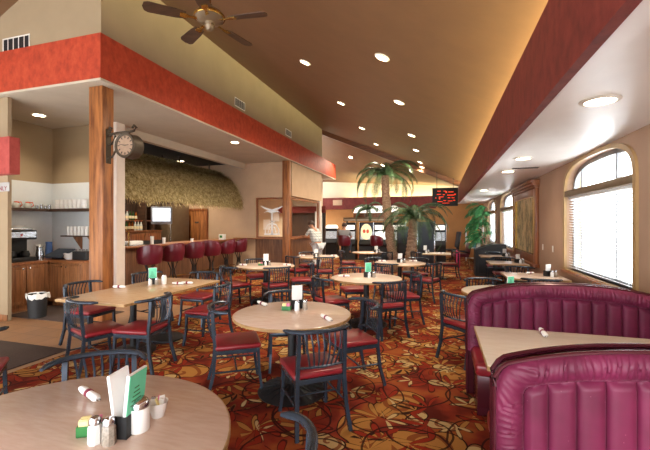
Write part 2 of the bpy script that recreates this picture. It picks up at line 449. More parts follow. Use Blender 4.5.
for i, (y0, y1) in enumerate(WINS):
    w = bpy.data.objects.new('window_%d' % (i+1), None); COL.objects.link(w); w['kind'] = 'structure'
    inn = arch_pts(y0, y1, SILL, SPR, WTOP, 22); 
    def off(d): return arch_pts(y0 - d, y1 + d, SILL - d, SPR, WTOP + min(d, .045), 22)
    m = MB(); band(m, off(-.012), off(.06), XW - .03, XW + .012); m.build('window_frame', 'gold', w)
    m = MB(); band(m, off(-.06), off(0), XW + .10, XW + .15)
    m.box(XW + .10, XW + .15, (y0+y1)/2 - .45, (y0+y1)/2 - .41, SILL, WTOP - .02)
    m.box(XW + .10, XW + .15, y1 - .4, y1 - .36, SILL, WTOP - .1)
    m.build('sash', 'winframe', w)
    m = MB(); m.box(XW - .025, XW + .15, y0 + .01, y1 - .01, SPR - .05, SPR + .05, .01); m.build('transom', 'bronze', w)
    m = MB(); m.box(XW - .07, XW + .15, y0 - .06, y1 + .06, SILL - .04, SILL, .008); m.build('window_sill', 'trimwood', w)
    m = MB(); ip = off(-.03); m.rings([[(XW + .12, *p) for p in ip], [(XW + .126, *p) for p in ip]]); m.build('pane', 'glass', w, smooth=False)
    b = thing('window_blind', ['white slatted blind in the nearest large arched window',
        'white slatted blind in the arched window beyond the big framed picture',
        'white slatted blind in the farthest arched window, behind the leafy plant'][i], 'blind', (0, 0, 0), 0)
    m = MB(); z = SILL + .04
    while z < SPR - .1:
        m.box(XW + .035, XW + .08, y0 + .03, y1 - .03, z, z + .003, rot=Euler((0, R(12), 0)).to_matrix()); z += .042
    m.build('slats', 'slat', b, smooth=False)
    m = MB(); m.box(XW + .03, XW + .085, y0 + .03, y1 - .03, SPR - .09, SPR - .05, .004); m.build('headrail', 'slat', b)
    for yy in (y0 + .3, y1 - .3): m = MB(); m.cyl((XW + .057, yy, SILL + .02), (XW + .057, yy, SPR - .05), .003, n=6); m.build('cord', 'slat', b)
m = MB(); m.box(XW - .02, XW, -2.5, YB, 0, .1, .005); struct('baseboard_right', m, 'trimwood')
# back wall
sbox('wall_back', 'orange', -9.6, XW + .2, YB, YB + .15, -.05, 4.4)
sbox('wall_back_upper', 'cream', -9.0, XW, YB - .02, YB, 3.02, 4.3)
sbox('trim_back_fascia', 'maroon', -6.4, at_y(436, YB - .5), YB - .55, YB - .48, 2.42, 3.02)
sbox('trim_back_shelf', 'maroon', -6.4, at_y(436, YB - .5), YB - .48, YB, 2.42, 2.46)
m = MB(); m.prism([(-4.9, ceil_h(-4.9)), (1.0, ceil_h(1.0)), (1.0, ceil_h(1.0) - .2), (-4.9, ceil_h(-4.9) - .2)], 15.3, 15.55, 'y'); struct('trim_rafter', m, 'rafter', smooth=False)
# left upper walls and fascia
sbox('wall_left_upper', 'tan', XL - .2, XL, 4.32, 15.2, 3.8, 6.0)
sbox('wall_left_return', 'tan', -9.6, XL-.2, 4.32, 4.5, 3.8, 6.0)
m = MB(); m.box(-4.87, -4.79, 4.265, 17.2, 3.79, 4.46); struct('trim_left_fascia', m, 'red', smooth=False)
m = MB(); m.box(-9.5, -4.87, 4.265, 4.319, 3.79, 4.46); struct('trim_front_fascia', m, 'red', smooth=False)
m = MB(); m.box(-9.5, -4.90, 4.26, 4.36, 3.755, 3.79); m.box(-4.90, -4.785, 4.26, 17.2, 3.755, 3.79); struct('trim_fascia_edge', m, 'soffit', smooth=False)
sbox('ceiling_soffit', 'soffit', -6.6, -4.80, 4.3, 17.2, 3.77, 3.82)
sbox('ceiling_station', 'soffit', -9.5, -6.6, 4.3, 6.2, 3.77, 3.82)
sbox('ceiling_bar', 'blackceil', -9.5, -6.7, 6.2, 11.85, 3.77, 3.82)
sbox('trim_bar_beam', 'soffit', -6.75, -6.6, 6.2, 11.8, 3.58, 3.80)
sbox('ceiling_annex', 'cream', -9.5, -6.6, 11.85, 17.2, 3.77, 3.82)
sbox('light_block_left', 'tan', -9.75, -9.6, -2.6, 4.5, -.05, 4.5)  # added out of view, stops sky light grazing the front left wall
sbox('light_block_rear', 'tan', -9.6, XW + .2, -2.65, -2.5, 2.9, 6.2)  # added behind the camera, open below, cuts high sky light
# station walls
sbox('wall_station_left', 'tan', -8.55, -8.33, 4.3, 6.2, -.05, 3.8)
sbox('wall_divider', 'tan', -8.4, -6.59, 6.18, 6.34, -.05, 3.78)
sbox('trim_divider_post', 'postwhite', -6.60, -6.475, 6.15, 6.37, 0, 3.77)
m = MB(); m.box(-8.33, -8.31, 4.5, 6.18, .92, 2.53); m.box(-8.33, -6.605, 6.16, 6.18, .92, 2.53); struct('trim_white_panel', m, 'bpanel', smooth=False)
sbox('wall_front_left', 'tan', -9.4, -6.95, 4.40, 4.46, -.05, 3.77)
m = MB(); m.box(-9.4, -6.945, 4.385, 4.40, 0, .1, .004); struct('baseboard_front', m, 'oak')
MT['rosered'] = fascia('rose_red_plaster', '#b4504a', '#c05f58', '#9c423e')
sbox('trim_red_header', 'rosered', -9.4, -6.66, 4.24, 4.40, 2.45, 3.05)
# bar walls
sbox('wall_bar_back', 'plankdark', -9.45, -9.25, 6.3, 11.85, -.05, 3.8)
sbox('wall_bar_end', 'beige', -9.3, -6.2, 11.78, 11.92, -.05, 3.78)
sbox('wall_partition_top', 'beige', -6.2, -4.99, 11.78, 11.9, 2.55, 3.78)
sbox('wall_partition_side', 'beige', -5.02, -4.86, 11.85, 15.2, 2.6, 3.78)
sbox('wall_partition_end', 'postwhite', -5.02, -4.86, 15.0, 15.2, 0, 2.6)
m = MB(); m.box(-6.2, -4.98, 11.76, 11.9, 0, 1.1); m.box(-5.02, -4.88, 11.85, 15.0, 0, 1.1); struct('wall_wainscot', m, 'plank', smooth=False)
# annex behind the partition
sbox('wall_annex_back', 'cream', -9.5, -5.3, 16.6, 16.75, -.05, 3.78)
sbox('wall_annex_left', 'cream', -9.5, -9.3, 11.9, 16.6, -.05, 3.78)
m = MB(); m.box(-6.9, -5.1, 16.5, 16.6, 0, 2.2); struct('trim_annex_planks', m, 'plankdark', smooth=False)
sbox('trim_annex_valance', 'maroon', -7.4, -5.06, 16.35, 16.5, 2.15, 2.45)
# ledge, partition frames
m = MB(); m.box(-7.0, -4.78, 11.62, 11.90, 1.10, 1.145, .008); m.box(-5.06, -4.78, 11.9, 15.0, 1.10, 1.145, .008)
single('partition_ledge', m, 'ledge', 'honey wood ledge capping the plank wainscot under the etched glass', 'ledge')
def glass_screen(name, label, ox, oy, rz, w):
    t = thing(name, label, 'glass screen', (ox, oy, 1.145), rz)
    hh = 1.40
    m = MB(); m.box(0, w, -.03, .03, 0, .05); m.box(0, w, -.03, .03, hh - .05, hh); m.box(0, .06, -.03, .03, .05, hh - .05); m.box(w - .06, w, -.03, .03, .05, hh - .05)
    m.build('screen_frame', 'trimwood', t, smooth=False)
    m = MB(); m.box(.06, w - .06, -.004, .004, .05, hh - .05); m.build('pane', 'glass', t, smooth=False)
    return t
g1 = glass_screen('glass_screen', 'wood-framed glass screen with a white etched palm fountain left of the far column', -6.2, 11.85, 0, 1.2)
m = MB()   # etched fountain: bowl, stem, drooping leaves
for s_ in (-1, 1):
    m.tube([(.6 + s_*.0, -.008, .95), (.6 + s_*.15, -.008, 1.0), (.6 + s_*.3, -.008, 1.05), (.6 + s_*.44, -.008, 1.12)], [.045, .04, .03, .008], 6, ry=[.003]*4, up=(0, 1, 0))
    m.tube([(.6, -.008, .9), (.6 + s_*.18, -.008, .93), (.6 + s_*.32, -.008, .88)], [.04, .03, .006], 6, ry=[.003]*3, up=(0, 1, 0))
    m.tube([(.6, -.008, .5), (.6 + s_*.16, -.008, .46), (.6 + s_*.26, -.008, .3), (.6 + s_*.26, -.008, .15)], [.03, .025, .02, .02], 6, ry=[.003]*4, up=(0, 1, 0))
    m.tube([(.6, -.008, .4), (.6 + s_*.1, -.008, .36), (.6 + s_*.15, -.008, .18)], [.025, .02, .018], 6, ry=[.003]*3, up=(0, 1, 0))
m.box(.56, .64, -.01, -.005, .1, .95); m.box(.3, .9, -.01, -.005, .1, .16); m.box(.5, .7, -.01, -.005, .55, .6)
m.build('etched_fountain', 'etch', g1, smooth=False)
glass_screen('glass_screen', 'wood-framed clear glass screen beside the standing man in the plaid shirt', -4.95, 11.95, PI/2, 3.05)
for k, (x, z, w, h) in enumerate(((-8.3, 1.35, .35, .5), (-7.75, 1.75, .3, .4), (-5.5, 1.2, .28, 1.0))):
    m = MB(); m.box(x, x + w, 16.38, 16.40, z, z + h)
    if k == 2: m = MB(); m.box(x, x + w, 16.2, 16.45, 0, 2.2, .01)
    single('wall_notice' if k < 2 else 'storage_cabinet', m, 'paper' if k < 2 else 'bpanel', ['white paper notice on the left cream wall behind the etched screen',
        'smaller white paper notice higher on the cream wall behind the screen', 'narrow tall white cabinet behind the clear glass screen'][k], 'notice' if k < 2 else 'cabinet', smooth=False)
for o in bpy.data.objects:
    if o.name.startswith('wall_notice'): o.location.y = .18
# columns
for k, (x0, x1, y0, y1, z0, z1) in enumerate(((-5.23, -4.96, 4.45, 4.66, 0, 3.765), (-5.06, -4.80, 11.50, 11.615, 0, 3.755))):
    m = MB(); m.box(x0, x1, y0, y1, z0, z1, .008)
    if k == 1: pass
    single('wood_column', m, 'column', ['thick rough-stained square wood column carrying the wall clock', 'rough wood column at the corner of the glass screens'][k], 'column')
# floor mats
for k, (a, b, c, d) in enumerate(((-7.35, -5.6, 4.62, 5.5), (-5.85, -4.6, 1.3, 3.62))):
    m = MB(); m.box(a, b, c, d, -.002, .01, .003)
    single('floor_mat', m, 'mat', ['dark brown rubber mat in front of the service cabinets', 'dark brown rubber mat at the tile edge beside the carpet'][k], 'mat')
# ------------------------------------------------------------------ vents, recessed lights
def vent(label, loc, rot, w, h, n=5):
    t = thing('air_vent', label, 'vent', loc); t.rotation_euler = rot
    m = MB(); m.box(-w/2, w/2, -.008, 0, -h/2, -h/2+.02); m.box(-w/2, w/2, -.008, 0, h/2-.02, h/2); m.box(-w/2, -w/2+.02, -.008, 0, -h/2+.02, h/2-.02); m.box(w/2-.02, w/2, -.008, 0, -h/2+.02, h/2-.02)
    for k in range(1, n): x = -w/2 + w*k/n; m.box(x-.008, x+.008, -.008, 0, -h/2+.02, h/2-.02)
    m.build('vent_grille', 'plug', t, smooth=False)
    m = MB(); m.box(-w/2+.01, w/2-.01, -.003, .001, -h/2+.01, h/2-.01); m.build('vent_backing', 'black', t, smooth=False)
vent('white slotted vent on the upper wall above the front red fascia', (-6.62, 4.318, 4.57), (0, 0, 0), .62, .25)
vent('white slotted vent low on the long tan wall, nearer one', (XL+.002, 8.35, 4.66), (0, 0, PI/2), .5, .22)
vent('pale vent low on the long tan wall, farther one', (XL+.002, 11.5, 4.66), (0, 0, PI/2), .5, .22)
vent('small vent in the white ceiling above the window wall', (1.45, 7.4, 2.628), (R(-90), 0, 0), .45, .2)
def light_disc(label, p, nrm, r=.075, power=None, group='recessed lights in the ceiling', warm=True):
    t = thing('recessed_light', label, 'recessed light', p, 0, group)
    t.rotation_mode = 'QUATERNION'; t.rotation_quaternion = Vector((0, 0, 1)).rotation_difference(Vector(nrm))
    m = MB(); m.rings([[(q*math.cos(2*PI*k/24), q*math.sin(2*PI*k/24), z) for k in range(24)] for q, z in ((r, .001), (r*1.3, .001), (r*1.3, .010), (r, .016))], closed=True)
    m.build('trim_ring', 'plug', t)
    m = MB(); m.lathe([(.001, .003), (r*.98, .003), (r*.98, .008), (.001, .008)], 24); m.build('lamp', 'lampw', t)
    if power:
        ld = bpy.data.lights.new('downlight', 'SPOT'); ld.energy = power; ld.spot_size = R(120); ld.spot_blend = .8; ld.color = (1, .86, .66); ld.shadow_soft_size = .06
        lo = bpy.data.objects.new('downlight', ld); COL.objects.link(lo); lo.parent = t; lo.location = (0, 0, .05)
        lo.rotation_euler = (PI, 0, 0)
    return t
nrm = Vector((-.432, 0, -1)).normalized()
LP = [(305, 62, 'leftmost'), (382, 57, 'nearest'), (341, 103, 'left middle'), (399, 102, 'right middle'), (362, 128, ''), (376, 144, ''), (411.5, 135, ''), (416, 150, ''), (420, 162, ''), (422, 167, '')]
LL = ['recessed light in the brown ceiling, left one of the nearest pair', 'recessed light in the brown ceiling, right one of the nearest pair',
 'recessed light in the brown ceiling, left one of the second pair', 'recessed light in the brown ceiling, right one of the second pair',
 'third recessed light of the left row, above the far column', 'fourth recessed light of the left row, just before the rafter',
 'third recessed light of the right row, over the palms', 'fourth recessed light of the right row, over the palms',
 'fifth recessed light of the right row, just before the rafter', 'farthest recessed light of the right row before the rafter']
for (u, v, _), lb in zip(LP, LL):
    a, b, c = ray(u, v); t_ = (ceil_h(0) - H) / (c + .432 * a)
    p = Vector((a*t_, b*t_, H + c*t_ - .002)); light_disc(lb, p, nrm, .085, 150)
for x, y, lb in ((-4.0, 17.0, 'left recessed light beyond the ceiling rafter'), (-2.5, 17.0, 'right recessed light beyond the ceiling rafter')):
    light_disc(lb, (x, y, back_h(x, y) - .01), Vector((-.3, -.5, -1)).normalized(), .085, 160)
for (u, v, r, lb) in ((600, 100, .11, 'large round light in the white ceiling nearest the camera'), (523, 158, .1, 'second round light in the white ceiling by the windows'), (508, 171, .1, 'third round light in the white ceiling by the windows'), (484, 190, .1, 'farthest round light in the white ceiling by the windows')):
    a, b, c = ray(u, v); t_ = 1.0 / c
    light_disc(lb, (a*t_, b*t_, 2.629), (0, 0, -1), r, 25, 'round lights in the white ceiling')
a, b, c = ray(235, 142); t_ = (3.77 - H) / c
light_disc('round light in the left soffit above the bar stools', (a*t_, b*t_, 3.768), (0, 0, -1), .1, 90)
light_disc('added round fill light in the ceiling above the service worktop', (-7.5, 5.3, 3.768), (0, 0, -1), .1, 55)  # fill lamp added to brighten the station's white panels
light_disc('round light in the black ceiling above the bottles', (-8.5, 8.6, 3.768), (0, 0, -1), .1, 160)
light_disc('round light in the black ceiling above the television', (-8.4, 10.6, 3.768), (0, 0, -1), .1, 160)
light_disc('added round fill light in the room behind the etched glass', (-6.6, 14.3, 3.768), (0, 0, -1), .12, 700)  # lamp added to lift the dark annex seen through the panes
def area(loc, rot, sx, sy, power, color, name='cove_light'):
    ld = bpy.data.lights.new(name, 'AREA'); ld.shape = 'RECTANGLE'; ld.size = sx; ld.size_y = sy; ld.energy = power; ld.color = color; ld.spread = R(130)
    o = bpy.data.objects.new(name, ld); COL.objects.link(o); o.location = loc; o.rotation_euler = rot; return o
area((1.2, 6.6, 2.93), (0, R(138), 0), .12, 17.5, 400, (1, .95, .52))
area((-2.1, YB - .25, 2.50), (PI, 0, 0), 5.2, .15, 85, (.97, .97, .55))
# outlets
for k, (u, v) in enumerate(((543, 247), (553, 249))):
    a, b, c = ray(u, v); t_ = XW / a
    m = MB(); m.box(-.006, 0, -.038, .038, -.06, .06, .002)
    m.box(-.009, -.005, -.016, .016, .012, .04, .002); m.box(-.009, -.005, -.016, .016, -.04, -.012, .002)
    single('wall_outlet', m, 'plug', ['white wall outlet nearer the framed picture', 'white wall outlet nearer the large window'][k], 'outlet', (XW - .001, b*t_, H + c*t_))

# ================================================================== CHAIRS
def make_chair():
    t = thing('slat_back_chair', '', 'chair')
    m = MB(); m.box(-.225, .225, -.205, .225, .425, .475, .022, seg=3)
    m.build('seat', 'vinyl', t)
    m = MB()
    m.box(-.21, .21, -.2, -.17, .385, .425, .003); m.box(-.21, .21, .18, .21, .385, .425, .003); m.box(-.21, -.18, -.17, .18, .385, .425); m.box(.18, .21, -.17, .18, .385, .425)
    m.build('seat_frame', 'frame', t)
    for s in (-1, 1):
        m = MB(); m.tube([(s*.195, .195, .425), (s*.2, .205, .2), (s*.215, .235, 0)], [.02]*3, 4, up=(0, 1, 0)); m.build('leg', 'frame', t, smooth=False)
        m = MB(); m.tube([(s*.19, -.235, .79), (s*.192, -.225, .62), (s*.197, -.205, .42), (s*.205, -.225, .2), (s*.222, -.275, 0)], [.021]*5, 4, up=(0, 1, 0)); m.build('leg', 'frame', t, smooth=False)
        m = MB(); m.cyl((s*.204, -.225, .22), (s*.202, .205, .22), .009, n=8); m.build('stretcher', 'frame', t)
    m = MB(); m.cyl((-.2, -.01, .22), (.2, -.01, .22), .009, n=8); m.build('stretcher', 'frame', t)
    pts = []
    for k in range(-8, 9):
        a = k / 8; pts.append((.27 * math.sin(a * 1.42) / math.sin(1.42), -.265 + .17 * abs(a) ** 2.2, .805 - .012 * abs(a) ** 3))
    rr = [.012] + [.021]*15 + [.012]
    m = MB(); m.tube(pts, rr, 10, ry=[q*.85 for q in rr]); m.build('top_rail', 'frame', t)
    m = MB(); m.tube([(-.195, -.212, .525), (0, -.245, .525), (.195, -.212, .525)], [.014]*3, 6, ry=.011); m.build('lower_rail', 'frame', t)
    for k in range(7):
        x = (k - 3) * .040
        b = -.04 * (1 - (abs(k-3)/5)**2)
        m = MB(); m.tube([(x*.85, -.235, .525), (x, -.235 + b*.9, .6), (x*1.15, -.245 + b, .7), (x*1.25, -.25, .80)], [.008]*4, 6, ry=.005, up=(0, 1, 0)); m.build('spindle', 'frame', t)
    return t
chair0 = make_chair(); used = [False]
def chair(bx, by, tx, ty, label, group):
    d = Vector((tx - bx, ty - by, 0)).normalized(); o = (bx + d.x*.24, by + d.y*.24, 0); rz = math.atan2(-d.x, d.y)
    if not used[0]:
        used[0] = True; chair0.location = o; chair0.rotation_euler = (0, 0, rz); chair0['label'] = label; chair0['group'] = group; return chair0
    return dup(chair0, o, rz, label, group)
# ================================================================== TABLES
def round_table(name_label, cx, cy, r, mat='top', z=.76):
    t = thing('round_table', name_label, 'table', (cx, cy, 0), 0, 'round dining tables')
    m = MB(); m.lathe([(.001, z-.034), (r-.012, z-.034), (r-.004, z-.030), (r-.004, z-.004), (r-.010, z), (.001, z)], 64); m.build('tabletop', mat, t)
    m = MB()
    m.rings([[(q*math.cos(2*PI*k/64), q*math.sin(2*PI*k/64), zz) for k in range(64)] for q, zz in ((r-.005, z-.032), (r+.001, z-.028), (r+.001, z-.006), (r-.005, z-.003))], closed=True); m.build('edge_band', 'edge', t)
    m = MB(); m.cyl((0, 0, .06), (0, 0, z-.035), .045, n=20); m.box(-.2, .2, -.02, .02, z-.06, z-.034); m.box(-.02, .02, -.2, .2, z-.0601, z-.0341); m.build('pedestal', 'castiron', t)
    m = MB(); m.lathe([(.001, 0), (.33, 0), (.335, .012), (.30, .03), (.08, .075), (.06, .10), (.001, .10)], 48)
    for k in range(20):
        a = 2*PI*k/20; m.tube([(.07*math.cos(a), .07*math.sin(a), .085), (.31*math.cos(a), .31*math.sin(a), .030)], [.012, .007], 4)
    m.build('base', 'castiron', t)
    return t
def rect_table(label, x0, x1, y0, y1, mat, z=.76, peds=1, group=None):
    cx, cy = (x0+x1)/2, (y0+y1)/2
    t = thing('rectangular_table', label, 'table', (cx, cy, 0), 0, group)
    w, d = (x1-x0)/2, (y1-y0)/2
    m = MB(); m.box(-w, w, -d, d, z-.034, z, .006); m.build('tabletop', mat, t)
    m = MB(); 
    for a in ((-w-.002, w+.002, -d-.002, -d+.003), (-w-.002, w+.002, d-.003, d+.002), (-w-.002, -w+.003, -d, d), (w-.003, w+.002, -d, d)): m.box(*a, z-.032, z-.004)
    m.build('edge_band', 'edge', t, smooth=False)
    for k in range(peds):
        py = 0 if peds == 1 else (-d*.3 if k == 0 else d*.3)
        m = MB(); m.cyl((0, py, .05), (0, py, z-.035), .04, n=16); m.box(-w*.6, w*.6, py-.02, py+.02, z-.06, z-.034); m.build('pedestal', 'castiron', t)
        m = MB(); m.lathe([(.001, 0), (.27, 0), (.27, .02), (.06, .07), (.001, .07)], 32, (0, py, 0)); m.build('base', 'castiron', t)
    return t
T = {
 'T1': (-1.48, 1.06, .71, 'near left corner round table'), 'T2': (-1.38, 3.38, .57, 'middle foreground round table'),
 'T3': (-3.8, 4.1, 0, 'long rectangular table'), 'T4': (-3.5, 7.1, .6, 'round table nearest the bar stools'),
 'T5': (-3.14, 9.5, .57, 'round table by the standing man'), 'T6': (-1.15, 5.99, .57, 'round centre table behind the foreground one'),
 'T7': (-.87, 8.5, .57, 'round table before the palms'), 'T8': (-2.15, 11.4, .48, 'round table before the slot machines'),
 'T9': (-.1, 11.6, 0, 'cream square table'), 'T10': (.80, 5.25, .53, 'cream round table behind the booth')}
TL = {'T1': 'large tan round table in the near left corner holding the mint menu and shakers', 'T2': 'tan round table alone in the middle foreground with a ribbed black base',
 'T4': 'tan round table nearest the bar stools, behind the long rectangular one', 'T5': 'tan round table directly in front of the standing man',
 'T6': 'tan round table just behind the middle foreground table', 'T7': 'tan round table right in front of the two palm trunks',
 'T8': 'small tan round table left of the palms facing the slot machines', 'T10': 'cream round table tucked behind the burgundy booth'}
for k, lb in TL.items(): round_table(lb, T[k][0], T[k][1], T[k][2], 'topwhite' if k == 'T10' else 'top')
t3 = rect_table('long honey-coloured rectangular table beside the thick wood column', -4.27, -3.26, 3.2, 5.02, 'topwood', peds=2)
m = MB()
for cy in (-.45, .45):
    m.rings([[(q*math.cos(2*PI*k/48), cy + q*math.sin(2*PI*k/48), .7603 if w else .7597) for k in range(48)] for q, w in ((.43, 0), (.43, 1), (.433, 1), (.433, 0))], closed=True)
m.box(-.575, .575, -.002, .002, .759, .7604); m.build('leaf_seams', 'edge', t3, smooth=False)
rect_table('cream square table right of the palms beside the pink-draped chair', -.5, .3, 11.2, 12.0, 'topwhite')
rect_table('nearest wood rectangular table against the window wall', 1.05, 1.94, 6.6, 7.4, 'top')
rect_table('second rectangular table against the window wall, under the framed picture', 1.05, 1.83, 8.9, 9.65, 'top')
rect_table('third rectangular table against the window wall, by the black host desk', 1.05, 1.83, 10.7, 11.4, 'top')
CH = [
 ('T1', -2.05, 1.83, None, 'behind the near left corner round table, overlapping the mint menu'),
 ('T1', -.47, 1.27, None, 'right of the near left round table, cut by the bottom edge'),
 ('T1', *at(-44, 336, .8), (-6.0, 4.2), 'at the left edge of the photo, mostly cut off'),
 ('T2', -.87, 2.75, None, 'on the near right side of the middle foreground table'),
 ('T2', -2.17, 3.20, (-1.42, 3.70), 'on the left side of the middle foreground table'),
 ('T2', -1.80, 4.22, None, 'on the far side of the middle foreground table'),
 ('T2', -.70, 3.92, None, 'on the far right side of the middle foreground table'),
 ('T3', -4.85, 3.95, (-3.8, 3.95), 'left side of the long rectangular table, nearer the camera'),
 ('T3', -3.77, 3.02, (-3.40, 4.0), 'near short end of the long rectangular table'),
 ('T3', -3.01, 3.48, (-3.9, 3.36), 'right side of the long rectangular table, nearer the camera'),
 ('T3', -2.80, 4.4, (-3.8, 4.4), 'right side of the long rectangular table, farther from the camera'),
 ('T3', -4.80, 5.1, (-3.8, 4.9), 'left side of the long rectangular table, farther and behind the menus'),
 ('T3', -3.8, 5.50, (-3.8, 4.1), 'far short end of the long rectangular table'),
 ('T4', -3.95, 6.25, None, 'near left side of the round table by the bar stools'),
 ('T4', -4.15, 7.85, None, 'far left side of the round table by the bar stools'),
 ('T4', -2.9, 6.45, None, 'near right side of the round table by the bar stools'),
 ('T4', -2.62, 7.55, None, 'right side of the round table by the bar stools'),
 ('T5', -3.65, 8.75, None, 'near left side of the round table by the standing man'),
 ('T5', -3.75, 10.2, None, 'far left side of the round table by the standing man'),
 ('T5', -2.70, 8.75, None, 'near right side of the round table by the standing man'),
 ('T6', -1.80, 5.40, None, 'left side of the second round table in the centre'),
 ('T6', -1.62, 6.85, None, 'far side of the second round table in the centre'),
 ('T6', -.62, 5.33, None, 'near right of the second round table in the centre'),
 ('T6', -.38, 6.4, None, 'far right of the second round table in the centre'),
 ('T7', -1.62, 8.9, None, 'left side of the round table before the palms'),
 ('T7', -1.12, 7.70, None, 'near side of the round table before the palms'),
 ('T7', -.05, 8.15, None, 'right side of the round table before the palms, facing left'),
 ('T7', -.45, 9.28, None, 'far right side of the round table before the palms'),
 ('T8', -1.45, 10.8, None, 'near right side of the small table before the slot machines'),
 ('T8', -2.95, 11.1, None, 'left side of the small table before the slot machines'),
 ('T9', .50, 11.7, None, 'right of the cream square table, draped with pink cloth'),
 ('T9', -.75, 11.25, None, 'left of the cream square table, before a palm trunk'),
 ('T10', .57, 6.08, None, 'far side of the cream round table behind the booth'),
 ('T10', .14, 4.60, None, 'near left side of the cream round table by the booth'),
 ('T11', 1.45, 6.20, (1.5, 7.2), 'near side of the nearest window-wall table, just behind the booth'),
 ('T11', 1.42, 7.98, (1.45, 7.0), 'far side of the nearest window-wall table'),
 ('T12', 1.45, 10.05, (1.5, 9.0), 'far side of the window-wall table under the framed picture'),
 ('T13', 1.5, 11.8, (1.5, 10.9), 'far side of the last window-wall table'),
]
for tk, bx, by, tgt, lb in CH:
    tx, ty = tgt if tgt else T[tk][:2]
    chair(bx, by, tx, ty, 'dark slat-back metal chair, ' + lb.replace('the ', '', 1) if False else 'dark metal chair on ' + lb if not lb.startswith(('behind', 'at', 'right of', 'left of', 'right side', 'left side', 'far', 'near')) else 'dark metal slat-back chair ' + lb, 'slat-back dining chairs')
# pink cloth over the back of one chair
m = MB(); 
def pc(u, v):
    a = (u - .5) * .46; s_ = v * 1.0
    if s_ < .5: return (.50 + .04 + .012*math.sin(u*17), 11.7 + a, .36 + .93 * s_ + .01*math.sin(u*11))
    return (.50 - .035 + .012*math.sin(u*15), 11.7 + a, .84 - .7*(s_ - .5) + .01*math.sin(u*9))
m.grid(pc, 20, 16); o = single('draped_cloth', m, 'pinkcloth', 'bright pink cloth draped over the chair back at the cream square table', 'cloth')
md = o.modifiers.new('thick', 'SOLIDIFY'); md.thickness = .012

# ================================================================== TABLE ITEMS
def mk_shaker(lb, loc, mat, k=1.0):
    t = thing('salt_shaker' if mat == 'salt' else 'pepper_shaker', lb, 'shaker', loc)
    m = MB(); m.lathe([(.001, 0), (.025, 0), (.027, .004), (.025, .065), (.020, .078), (.001, .078)], 8); m.build('glass_jar', mat, t)
    m = MB(); m.lathe([(.001, .077), (.022, .077), (.023, .092), (.016, .104), (.001, .108)], 16); m.build('cap', 'chrome', t)
def mk_menu(lb, loc, rz, card='mint', big=1.0):
    t = thing('menu_holder', lb, 'menu holder', loc, rz)
    m = MB(); m.box(-.06, .06, -.03, .03, 0, .008); m.box(-.06, .06, -.034, -.028, 0, .09); m.box(-.06, .06, .028, .034, 0, .09); m.box(-.062, -.056, -.034, .034, 0, .09)
    m.build('rack', 'black', t, smooth=False)
    return t
def mk_cards(lb, loc, rz, first, h=.21, w=.11, lean=8, cat='menu'):
    m = MB(); q = Euler((R(-lean), 0, 0)).to_matrix()
    vs = m.box(-w/2, w/2, -.006, .006, .010, h, .001); m.xf(vs, q, None, (0, 0, 0))
    t = thing('menu_card', lb, cat, loc, rz); m.build('pages', 'paper', t, smooth=False)
    if first == 'mint':
        m = MB(); vs = m.box(-w/2 + .004, w/2 - .004, -.0085, -.0062, .03, h - .004); 
        m.xf(vs, q, None, (0, 0, 0)); m.build('cover', 'mint', t, smooth=False)
        m = MB()
        for k in range(5):
            vs = m.box(-w*.3 + .004*k, w*.28 - .006*k, -.0095, -.0085, h*(.45 + .07*k), h*(.45 + .07*k) + .005); m.xf(vs, q, None, (0, 0, 0))
        m.build('print', 'green', t, smooth=False)
    return t
def mk_sugar(lb, loc, rz):
    t = thing('sugar_caddy', lb, 'caddy', loc, rz)
    m = MB(); m.box(-.045, .045, -.03, .03, 0, .006)
    for a in ((-.045, .045, -.03, -.026), (-.045, .045, .026, .03), (-.045, -.041, -.026, .026), (.041, .045, -.026, .026)): m.box(*a, 0, .042)
    m.build('box', 'green', t, smooth=False)
    for c, x0 in (('pink', .003), ('yellow', -.038)):
        m = MB()
        for k in range(7):
            m.box(x0, x0 + .034, -.024 + k*.0068, -.0195 + k*.0068, .008, .064 + .004*math.sin(k*2.1), rot=Euler((R(4), 0, R(3))).to_matrix())
        m.build('packets', c, t, smooth=False)
def mk_roll(lb, loc, rz, s=1.0):
    t = thing('napkin_roll', lb, 'napkin roll', loc, rz, 'napkin-wrapped cutlery rolls')
    m = MB(); m.tube([(-.085*s, 0, .02), (-.05*s, 0, .02), (.02*s, 0, .02), (.07*s, 0, .02), (.09*s, 0, .018)], [.014, .02, .018, .021, .012], 12, ry=[.012, .017, .016, .018, .010]); m.build('napkin', 'paper', t)
    m = MB(); m.tube([(-.012, 0, .02), (.012, 0, .02)], [.0215]*2, 14, ry=.0195); m.build('paper_band', M_band, t)
    m = MB()
    for dy in (-.006, .006): m.cyl((.085*s, dy, .018), (.105*s, dy, .017), .004, n=6)
    m.build('cutlery', 'chrome', t)
M_band = M('maroon_paper_band', '#8a3246', .7)
def roll2(lb, u1, v1, u2, v2, z=.76):
    a = Vector(at(u1, v1, z + .02)); b = Vector(at(u2, v2, z + .02)); c = (a + b) / 2; d = b - a
    mk_roll(lb, (c.x, c.y, z), math.atan2(d.y, d.x), max(.9, min(1.15, d.length / .2)))
def Z(u, v, z=.76): x, y = at(u, v, z); return (x, y, z)
